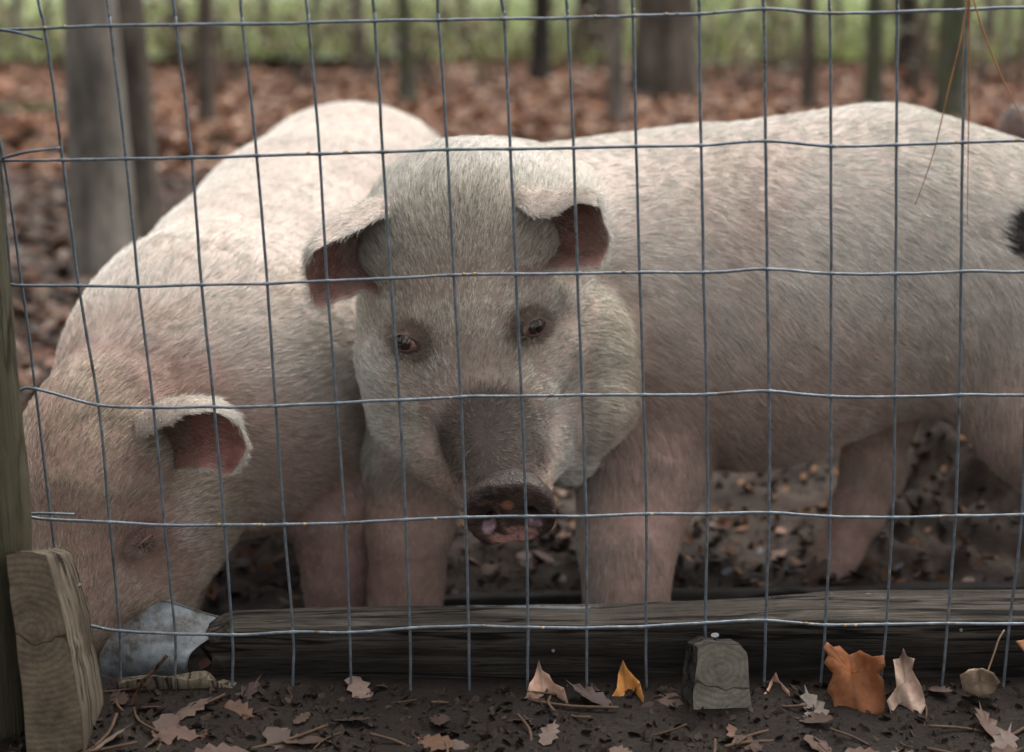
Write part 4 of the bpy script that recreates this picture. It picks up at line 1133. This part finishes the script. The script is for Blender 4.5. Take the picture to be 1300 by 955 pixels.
# ================================================================== GROUND
def gh(X, Y):
    P = np.stack([X, Y, X * 0], -1)
    pen = sm(Y, 1.14, 1.19)
    z = 0.086 * (1 - pen)
    big = fbm(P * 3.1, 101, 3); mid = fbm(P * 9, 102, 4); fine = fbm(P * 32, 103, 3)
    rid = 1 - np.abs(fbm(P * 6, 104, 3)) * 2.4
    lump = sm(X, 0.30, 0.55) * sm(Y, 1.45, 1.7) * (1 - sm(Y, 2.5, 3.1))
    a = pen * (1 - sm(Y, 4.2, 5))
    z = z + a * (0.018 * big + 0.022 * mid + 0.012 * fine) + a * lump * (0.07 * rid + 0.045 * mid + 0.02 * fine + 0.03)
    z = z + (1 - pen) * 0.006 * mid
    z = z + 0.09 * sm(Y + 0.12 * big, 4.85, 5.02) + sm(Y, 5, 7) * (0.05 * fbm(P * 0.9, 105, 3) + 0.02 * mid)
    return z
yy = np.concatenate([np.linspace(-3, 0.8, 12), np.linspace(0.85, 1.4, 60), np.linspace(1.41, 3.2, 230), np.linspace(3.21, 6, 120), np.geomspace(6.05, 14, 70), [18, 30, 60, 200, 600]])
xx = np.concatenate([[-600, -200, -60, -20, -12], np.linspace(-8, -1.6, 60), np.linspace(-1.58, 1.58, 300), np.linspace(1.6, 8, 60), [12, 20, 60, 200, 600]])
Xg, Yg = np.meshgrid(xx, yy, indexing='ij'); Zg = gh(Xg, Yg)
Vg = np.stack([Xg, Yg, Zg], -1).reshape(-1, 3); ni, nj = Xg.shape
I, J = np.meshgrid(np.arange(ni - 1), np.arange(nj - 1), indexing='ij'); p = (I * nj + J).ravel()
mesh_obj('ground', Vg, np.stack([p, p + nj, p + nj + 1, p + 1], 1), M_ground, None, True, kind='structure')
# meadow
def fz(X, Y): return 0.13 + 0.06 * fbm(np.stack([X * .5, Y * .5, X * 0], -1), 7, 3) + 0.012 * np.clip(Y - 12, 0, 40)
yy = np.concatenate([np.linspace(8.4, 16, 60), np.geomspace(16.5, 600, 40)]); xx = np.concatenate([[-600, -100, -30], np.linspace(-14, 14, 90), [30, 100, 600]])
Xf, Yf = np.meshgrid(xx, yy, indexing='ij'); Yf2 = Yf + 0.5 * fbm(np.stack([Xf * .8, Xf * 0, Xf * 0], -1), 3, 3) * (Yf < 12)
Vf = np.stack([Xf, Yf2, fz(Xf, Yf2)], -1).reshape(-1, 3); ni, nj = Xf.shape
I, J = np.meshgrid(np.arange(ni - 1), np.arange(nj - 1), indexing='ij'); p = (I * nj + J).ravel()
mesh_obj('meadow', Vf, np.stack([p, p + nj, p + nj + 1, p + 1], 1), M_grass, None, True, kind='structure')
# grass tufts
n = 14000; gx = rng.uniform(-7, 7, n) ; gy = 8.3 + 9 * rng.random(n) ** 1.5; gz = fz(gx, gy) - 0.01
hgt = rng.uniform(0.06, 0.22, n); a = rng.uniform(0, 6.28, n); w = rng.uniform(0.01, 0.025, n)
b0 = np.stack([gx, gy, gz], -1); du = np.stack([np.cos(a), np.sin(a), a * 0], -1) * w[:, None]
tip = b0 + np.stack([rng.normal(size=n) * 0.05, rng.normal(size=n) * 0.05, hgt], -1)
V = np.stack([b0 - du, b0 + du, tip], 1).reshape(-1, 3)
gc = np.array([0.38, 0.46, 0.23]) * rng.uniform(0.5, 1.6, (n, 1)) + np.array([0.10, 0.05, 0.0]) * rng.random((n, 1))
mesh_obj('meadow_grass', V, np.arange(3 * n).reshape(-1, 3), M_leaf, None, False, np.repeat(gc, 3, 0), kind='stuff', label='pale green grass of the meadow beyond the trees', cat='grass')

# ---- scattered leaf litter
def leaves(name, X, Y, Z, S, C, up=0.35, mat_=None, lobed=False, **kw):
    n = len(X); th = rng.uniform(0, 2 * np.pi, n)
    N = unit(np.stack([rng.normal(size=n) * up, rng.normal(size=n) * up, np.ones(n)], -1))
    T = np.stack([np.cos(th), np.sin(th), 0 * th], -1); T = unit(T - N * (T * N).sum(1)[:, None]); Bn = np.cross(N, T)
    shp = np.array([(-1, 0), (-.55, .33), (-.1, .52), (.35, .36), (1, 0), (.35, -.36), (-.1, -.52), (-.55, -.33)])
    if lobed: shp = np.array([(-1.25, 0.02), (-.85, .05), (-.66, .30), (-.48, .22), (-.26, .46), (-0.02, .32), (.20, .48), (.42, .30), (.66, .30), (.92, 0), (.64, -.30), (.40, -.28), (.18, -.48), (-.02, -.3), (-.28, -.46), (-.50, -.22), (-.70, -.30), (-.85, -.05)])
    m = len(shp)
    curl = rng.uniform(-0.3, 0.7, n) * (0.7 if lobed else 1)
    V = np.empty((n, m + 1, 3)); c = np.stack([X, Y, Z], -1); V[:, m] = c
    for k, (a, b) in enumerate(shp):
        jj = rng.uniform(0.9, 1.1, n) if lobed else rng.uniform(0.72, 1.2, n)
        V[:, k] = c + T * (S * 0.5 * a * jj)[:, None] + Bn * (S * 0.5 * b * jj * 1.1)[:, None] + N * (S * (curl * b * b * 0.9 + 0.15 * curl * a * a))[:, None]
    Fq = []
    base = np.arange(n) * (m + 1)
    for k in range(m): Fq.append(np.stack([base + m, base + k, base + (k + 1) % m], 1))
    return mesh_obj(name, V.reshape(-1, 3), np.concatenate(Fq), mat_ or M_leaf, None, False, np.repeat(C, m + 1, 0), kind='stuff', **kw)
def leafcol(n, dull=0.0):
    pal = np.array([(0.36, 0.17, 0.095), (0.27, 0.115, 0.06), (0.42, 0.25, 0.17), (0.16, 0.08, 0.05), (0.46, 0.33, 0.25), (0.32, 0.13, 0.05)])
    c = pal[rng.integers(0, 6, n)] * rng.uniform(0.6, 1.15, (n, 1))
    g = c.mean(1, keepdims=True); return c * (1 - dull) + (g * np.array([1.05, 0.98, 0.92])) * dull
n = 42000; X = rng.uniform(-4.6, 4.6, n); Y = 4.75 + 4.3 * rng.random(n) ** 1.1; X *= (0.45 + Y / 16)
leaves('leaf_litter', X, Y, gh(X, Y) + rng.uniform(0.0, 0.025, n), rng.uniform(0.03, 0.085, n), leafcol(n, 0.16) * np.array([1.05, .98, .88]), 0.5, label='rust-brown fallen leaves covering the wood floor behind the pen', cat='leaves')
n = 11000; Y = 1.25 + 3.7 * rng.random(n) ** 0.8; X = rng.uniform(-1, 1, n) * (0.25 + Y * 0.5)
cl = fbm(np.stack([X * 2.2, Y * 2.2, X * 0], -1), 55, 3); keep = cl + rng.normal(size=n) * 0.2 > 0.0 + 0.22 * (X > 0.4); X, Y = X[keep], Y[keep]; n = len(X)
leaves('pen_leaves', X, Y, gh(X, Y) + rng.uniform(0.0, 0.008, n), rng.uniform(0.010, 0.038, n), leafcol(n, 0.12) * 0.55, 0.5, label='trodden leaf scraps scattered over the mud of the pen', cat='leaves')
n = 6500; Y = rng.uniform(2.0, 4.85, n); X = rng.uniform(-1, 1, n) * (0.2 + Y * 0.48)
leaves('far_pen_leaves', X, Y, gh(X, Y) + rng.uniform(0.0, 0.012, n), rng.uniform(0.025, 0.075, n), leafcol(n, 0.2) * 0.6, 0.6, label='brown leaves trodden into the mud in the far half of the pen', cat='leaves')
n = 9000; Y = rng.uniform(1.2, 3.0, n); X = rng.uniform(-1, 1, n) * (0.2 + Y * 0.45)
cc = np.where(rng.random((n, 1)) < 0.04, np.array([[0.30, 0.32, 0.36]]), np.where(rng.random((n, 1)) < 0.4, np.array([[0.22, 0.13, 0.08]]), np.array([[0.06, 0.05, 0.042]])))
leaves('mud_crumbs', X, Y, gh(X, Y) + 0.004, rng.uniform(0.006, 0.024, n), cc * rng.uniform(.6, 1.1, (n, 1)), 1.0, M_vcr, label='crumbs, stones and bits trodden into the mud of the pen', cat='crumbs')
# litter outside the fence at the bottom
n = 120; Y = rng.uniform(0.86, 1.118, n); X = rng.uniform(-0.55, 0.60, n)
leaves('fence_litter', X, Y, gh(X, Y) + rng.uniform(0.000, 0.004, n), rng.uniform(0.02, 0.05, n) , leafcol(n, 0.35) * 0.36, 0.22, lobed=True, label='dull dead leaves lying on the dark soil outside the fence', cat='leaves')
n = 9000; Y = rng.uniform(0.86, 1.125, n); X = rng.uniform(-0.55, 0.60, n)
leaves('soil_crumbs', X, Y, gh(X, Y) + 0.001, 0.0015 + 0.014 * rng.random(n) ** 4, np.array([[0.03, 0.022, 0.017]]) * rng.uniform(.5, 1.8, (n, 1)), 1.0, M_vcr, label='dark crumbs of soil and bark along the foot of the fence', cat='crumbs')

tw = []
for i in range(90):
    x, y = rnd.uniform(-.5, .55), rnd.uniform(0.88, 1.115); a = rnd.uniform(0, 6.28); L = rnd.uniform(0.02, 0.09); z = float(gh(np.array([x]), np.array([y]))[0]) + 0.003
    K = [np.array([x + L * t * math.cos(a + .3 * t), y + L * t * math.sin(a + .3 * t) * .7, z + 0.004 * math.sin(t * 4)]) for t in (-.5, 0, .5)]
    if max(k[1] for k in K) > 1.122: continue
    tw.append(tube(spline(K, 3), rnd.uniform(0.0005, 0.0016), 5))
V, Fc = join(tw); mesh_obj('twigs', V, Fc, M_vcr, None, True, np.repeat(np.array([[0.10, 0.065, 0.045]]), len(V), 0), kind='stuff', label='thin broken twigs and needles strewn on the soil outside the fence', cat='twigs')

# ---- single fallen leaves
def leaf_obj(outline, Y, tilt, colr, label, stem=None, th=0.0006, curl=0.012, group='fallen leaves by the beam'):
    c2 = np.mean(outline, 0); pts = np.array(outline, float)
    dens = []
    for i in range(len(pts)):
        for t in (0, .34, .67): dens.append(pts[i] * (1 - t) + pts[(i + 1) % len(pts)] * t)
    dens = np.array(dens); N = len(dens); V = []
    sx = np.ptp(pts[:, 0]); 
    for r in (1, .8, .6, .4, .2, 0.02):
        for q in dens:
            p = c2 + (q - c2) * r; u = (p[0] - c2[0]) / sx; v = (c2[1] - p[1]) / sx
            V.append(at(p[0], p[1], Y + tilt * v * 0.05 - curl * (abs(u) * 2) ** 2 + 0.004 * math.sin(u * 9 + v * 5)))
    V = np.array(V); V = V + np.array([0, 1, 0]) * (0.0018 * fbm(V * 130, 3, 2))[:, None]
    n = len(V); Fc = [(k * N + j, k * N + (j + 1) % N, (k + 1) * N + (j + 1) % N, (k + 1) * N + j) for k in range(5) for j in range(N)]
    V2 = V + np.array([0, th, 0]); Fc2 = [tuple(n + i for i in f[::-1]) for f in Fc]
    rim = [(j, n + j, n + (j + 1) % N, (j + 1) % N) for j in range(N)]
    cv = np.concatenate([V, V2]); cc = np.array(colr) * (1 + 0.35 * fbm(cv * 60, 6, 4))[:, None]
    cc = cc * (1 - 0.5 * sm(fbm(cv * 45, 9, 3), 0.2, 0.5))[:, None]
    lx_, ly_ = proj(cv); dx = lx_ - c2[0] - 0.12 * (ly_ - c2[1])
    cc = cc * (1 - 0.4 * np.exp(-(dx / 2.0) ** 2))[:, None] * (1 - 0.22 * np.clip(np.cos((ly_ + np.abs(dx) * 0.9) / 2.2), 0, 1) ** 6)[:, None]
    o = mesh_obj('fallen_leaf', cv, Fc + Fc2 + rim, M_leaf, None, True, cc, center=True, label=label, cat='leaf', group=group)
    if stem:
        Vs, Fs = tube(spline([at(*s) for s in stem], 5), 0.0008, 6); mesh_obj('stem', Vs, Fs, M_leaf, o, True, np.tile(np.array(colr) * 0.8, (len(Vs), 1)))
    return o
leaf_obj([(1050, 815), (1058, 822), (1066, 820), (1078, 832), (1092, 826), (1108, 834), (1122, 832), (1124, 845), (1116, 856), (1122, 864), (1124, 882), (1122, 905), (1090, 930), (1060, 912), (1058, 890), (1050, 876), (1058, 856), (1046, 842), (1052, 832), (1045, 824)], 1.098, 0.5, (0.24, 0.085, 0.03), 'large rust-brown lobed leaf standing against the beam')
leaf_obj([(1147, 823), (1152, 834), (1161, 836), (1158, 850), (1170, 872), (1176, 895), (1160, 925), (1136, 920), (1126, 890), (1138, 872), (1136, 850), (1134, 838), (1142, 836)], 1.10, 0.4, (0.42, 0.30, 0.23), 'upright pale pinkish-tan pointed leaf beside the large rust-brown one')
leaf_obj([(1219, 858), (1230, 850), (1248, 849), (1262, 855), (1270, 866), (1262, 880), (1240, 888), (1222, 876)], 1.095, -0.5, (0.46, 0.34, 0.24), 'rounded pale tan leaf with a long upright stalk', stem=[(1254, 852, 1.093), (1262, 830, 1.09), (1268, 812, 1.09), (1275, 800, 1.092)])
leaf_obj([(684, 838), (688, 851), (697, 857), (703, 868), (716, 874), (722, 895), (712, 920), (690, 935), (664, 920), (658, 896), (668, 884), (672, 868), (679, 858)], 1.112, 0.5, (0.40, 0.25, 0.18), 'pink-tan leaf tip pointing up in front of the beam below the snout')
leaf_obj([(791, 838), (796, 849), (803, 857), (812, 866), (818, 888), (812, 915), (795, 928), (776, 915), (774, 890), (783, 874), (785, 856)], 1.112, 0.5, (0.46, 0.20, 0.05), 'bright orange-brown narrow leaf pointing up in front of the beam')
leaf_obj([(985, 853), (989, 864), (1002, 878), (1006, 900), (990, 925), (966, 915), (962, 892), (975, 874), (979, 864)], 1.11, 0.5, (0.50, 0.30, 0.22), 'tiny pale leaf tip just right of the wooden stake')
leaf_obj([(1290, 815), (1304, 812), (1326, 826), (1320, 836), (1302, 830)], 1.11, 0.5, (0.30, 0.13, 0.06), 'small brown leaf lodged on the fence at the right edge')

# pine needles hanging from the wire
pn = empty('pine_needle_cluster', tuple(at(1230, -20, FY - .006)), 'bundle of three orange-brown pine needles caught on the wire at the upper right', 'pine needles')
for K, r in (([(1232, -25, 1.113), (1222, 40, 1.108), (1205, 110, 1.104), (1185, 195, 1.106), (1162, 260, 1.108)], 0.0008),
          ([(1231, -25, 1.113), (1230, 60, 1.107), (1230, 130, 1.106), (1229, 210, 1.108), (1228, 285, 1.11)], 0.0007),
          ([(1230, -25, 1.113), (1228, 40, 1.110), (1218, 90, 1.108)], 0.0005),
          ([(1229, -25, 1.113), (1245, 30, 1.106), (1268, 90, 1.100), (1300, 155, 1.098), (1318, 180, 1.098)], 0.0008)):
    C = spline([at(*k) for k in K], 6); V, Fc = tube(C, np.linspace(r, r * 0.35, len(C)), 6); mesh_obj('needle', V, Fc, M_needle, pn)

# ================================================================== TREES
def trunk_tree(base_px, topx, w_top, w_base, m, label, lean_curve=0.0, flare=1.35, height=5.5, depthY=None, group='tree trunks behind the pen', limbs=2, name='tree'):
    g = ground_at(base_px[0], base_px[1], 0.06 if base_px[1] < 190 else 0.0)
    if depthY: g = at(base_px[0], base_px[1], depthY)
    Y = g[1]; S = dep(topx, 0, Y) / F
    top = at(topx, 0, Y); up = unit(top - g)
    root = empty(name, tuple(g), label, 'tree', group)
    r0 = w_base * dep(base_px[0], base_px[1], Y) / F / 2; r1 = w_top * S / 2
    ht = max(height, top[2] + 1.0); n = 26; C, R = [], []
    for i in range(n):
        t = (i / (n - 1)) ** 1.5 * ht - 0.08
        p = g + up * t + np.array([lean_curve * math.sin(t * 1.3 / max(0.8, top[2])), 0.02 * math.sin(t * 2), 0]) * (t > 0)
        q = min(max(t / max(top[2] - g[2], 0.3), 0), 1)
        r = r0 + (r1 - r0) * q
        if t > top[2]: r = r1 * max(0.12, 1 - (t - top[2]) / (ht + 0.5 - top[2]) * 0.85)
        r *= 1 + (flare - 1) * math.exp(-max(t, 0) / (r0 * 2.0 + 0.03))
        C.append(p); R.append(r)
    C = np.array(C); seg = 20; V, Fc = tube(C, np.array(R), seg)
    cc = np.repeat(C, seg, 0); d = unit(V - cc)
    ang = np.tile(np.arange(seg), n) / seg * 2 * np.pi
    V = V + d * (np.repeat(R, seg) * (0.10 * fbm(np.stack([np.cos(ang) * 2, np.sin(ang) * 2, V[:, 2] * 1.5 + g[0] * 5], -1), 5, 3) + 0.12 * np.exp(-np.maximum(V[:, 2] - g[2], 0) / 0.12) * np.sin(ang * 5)))[:, None]
    mesh_obj('trunk', V, Fc, m, root)
    br = []
    for k in range(limbs * 4):
        h0 = ht * rnd.uniform(0.35, 0.95); i = int(((h0 / ht) ** (1 / 1.5)) * (n - 1)); p = C[i]; a = rnd.uniform(0, 6.28)
        if p[2] < top[2] + 0.35: continue
        L = rnd.uniform(0.5, 1.6); K = [p]; r = R[i] * 0.4
        for s in range(4): K.append(K[-1] + L / 4 * np.array([math.cos(a), math.sin(a), 0.35 + 0.25 * s]) + np.array([rnd.gauss(0, .05), rnd.gauss(0, .05), 0]))
        v, f = tube(K, np.linspace(r, r * 0.15, 5), 6); br.append((v, f))
        for s in (2, 3):
            K2 = [K[s]]; a2 = a + rnd.choice((-1, 1)) * rnd.uniform(.5, 1)
            for _ in range(3): K2.append(K2[-1] + L / 7 * np.array([math.cos(a2), math.sin(a2), 0.6]))
            br.append(tube(K2, np.linspace(r * .4, r * .08, 4), 5))
        V, Fc = join(br); br = []; mesh_obj('limb', V, Fc, m, root)
    return root
trunk_tree((133, 352), 110, 66, 84, M_bark, 'thick grey trunk nearest the pen on the left, front one of a touching pair', 0, 1.1, 3.5)
trunk_tree((186, 300), 158, 42, 40, M_barkb, 'darker brownish trunk close behind the thick grey trunk on the left', 0, 1.15, 3.8)
trunk_tree((262, 190), 258, 20, 26, M_barkb, 'slim brown-green trunk between the touching pair and the left pig\'s back', 0.0, 1.2)
trunk_tree((519, 140), 511, 17, 22, M_barkg, 'slim greenish trunk rising above the left pig\'s rump')
trunk_tree((459, 100), 452, 18, 18, M_bark, 'faint pale grey trunk left of the slim greenish one', 0)
trunk_tree((594, 88), 588, 8, 10, M_barkd, 'very thin dark sapling in front of the meadow')
trunk_tree((686, 116), 688, 22, 27, M_barkd, 'dark slim trunk with a flared foot above the middle pig\'s head', 0, 1.3)
trunk_tree((749, 88), 752, 38, 48, M_barkd, 'dark broad trunk with a mossy foot left of the thick brown trunk', 0, 1.4)
trunk_tree((784, 170), 781, 20, 24, M_bark, 'slim grey pole-like trunk in front of the thick brown trunk', 0, 1.15)
trunk_tree((846, 128), 846, 72, 80, M_barkb, 'thickest brown trunk, top centre above the middle pig\'s shoulders', 0, 1.25)
trunk_tree((1027, 150), 1027, 19, 21, M_barkb, 'slim straight brown-grey trunk right of centre', 0, 1.1)
trunk_tree((1108, 150), 1112, 22, 24, M_barkg, 'slim mossy green trunk above the middle pig\'s back')
trunk_tree((1150, 100), 1154, 22, 28, M_barkd, 'dark trunk with a thin leaning stem in front of it')
trunk_tree((1158, 146), 1184, 10, 11, M_barkb, 'thin leaning brown stem left of the wide mossy trunk', 0.0, 1.1)
trunk_tree((1206, 165), 1212, 34, 36, M_barkg, 'wide grey and mossy green trunk behind the pine needles')
trunk_tree((60, 72), 58, 9, 10, M_barkd, 'thin dark sapling at the far left before the meadow')
trunk_tree((330, 92), 336, 9, 10, M_barkb, 'thin brown sapling between the slim trunks on the left')
trunk_tree((925, 70), 938, 8, 9, M_barkb, 'thin brown sapling right of the thickest trunk')
trunk_tree((230, 95), 222, 12, 12, M_barkb, 'thin blurred trunk right of the touching pair')
trunk_tree((395, 80), 400, 9, 10, M_barkd, 'thin dark sapling above the left pig\'s rump')
trunk_tree((636, 74), 640, 7, 8, M_barkb, 'thinnest brown sapling left of the dark slim trunk')
trunk_tree((560, 80), 562, 7, 8, M_bark, 'thin pale sapling right of the slim greenish trunk', 0)
trunk_tree((985, 78), 978, 9, 11, M_barkb, 'thin sapling between the thickest trunk and the slim straight one', 0)
trunk_tree((1070, 84), 1064, 8, 9, M_barkd, 'thin dark sapling left of the slim mossy trunk', 0)
trunk_tree((1262, 82), 1256, 14, 16, M_barkd, 'slender dark trunk at the top right, right of the pine needles', 0)
trunk_tree((25, 90), 18, 8, 9, M_bark, 'thin pale sapling in the top left corner', 0)
# a fallen pole at the left and a rotting stump with ivy
g = [ground_at(-30, 142, .1), ground_at(50, 138, .12), ground_at(96, 136, .1)]
V, Fc = tube(spline(g, 5), 0.022, 10); mesh_obj('fallen_pole', V, Fc, M_barkg, None, True, center=True, label='thin fallen pole lying on the leaves at the far left', cat='pole')
# wire netting fence posts far behind on the right, along the meadow's edge
for i, px in enumerate((1246, 1272, 1296)):
    g = ground_at(px, 108, .1); V, Fc = tube([g - np.array([0, 0, .1]), g + np.array([0, 0, .5])], 0.02, 8)
    mesh_obj('meadow_post', V, Fc, M_bark, None, True, center=True, label=['leftmost', 'middle', 'rightmost'][i] + ' of the three short grey posts at the meadow edge on the far right', cat='post', group='short posts at the meadow edge')

# undergrowth: twiggy brush before the meadow, as one mass
br, lx = [], []
for c in range(95):
    px = rnd.choice((rnd.uniform(-60, 620), rnd.uniform(-60, 620), rnd.uniform(880, 1360), rnd.uniform(600, 900))); Y = rnd.uniform(6.8, 10.0)
    g = np.array([(px - CX) / F * Y * 1.04, Y, 0.05])
    for s in range(rnd.randint(4, 8)):
        a = rnd.uniform(0, 6.28); L = rnd.uniform(0.25, 0.75); K = [g]
        for q in range(4): K.append(K[-1] + L / 4 * np.array([math.cos(a) * .5, math.sin(a) * .5, 1.0 - .12 * q]) + np.array([rnd.gauss(0, .03), rnd.gauss(0, .03), 0]))
        br.append(tube(K, np.linspace(0.007, 0.002, 5), 4, False))
        for q in (2, 3, 4): lx.append(K[q] + np.array([rnd.gauss(0, .06), rnd.gauss(0, .06), rnd.gauss(0, .05)])); lx.append(K[q] + np.array([rnd.gauss(0, .08), rnd.gauss(0, .08), rnd.gauss(0, .06)]))
V, Fc = join(br)
mesh_obj('undergrowth', V, Fc, M_barkb, None, True, kind='stuff', label='grey-brown leafless brush between the trunks and the meadow', cat='undergrowth')
lx = np.array(lx); n = len(lx); lc = np.array([0.24, 0.23, 0.16]) * rng.uniform(0.5, 1.5, (n, 1)) + np.array([0.10, 0.03, 0]) * (rng.random((n, 1)) < .4)
leaves('brush_leaves', lx[:, 0], lx[:, 1], lx[:, 2], rng.uniform(0.03, 0.07, n), lc, 1.5, label='dull olive and tan leaves still hanging on the brush', cat='leaves')
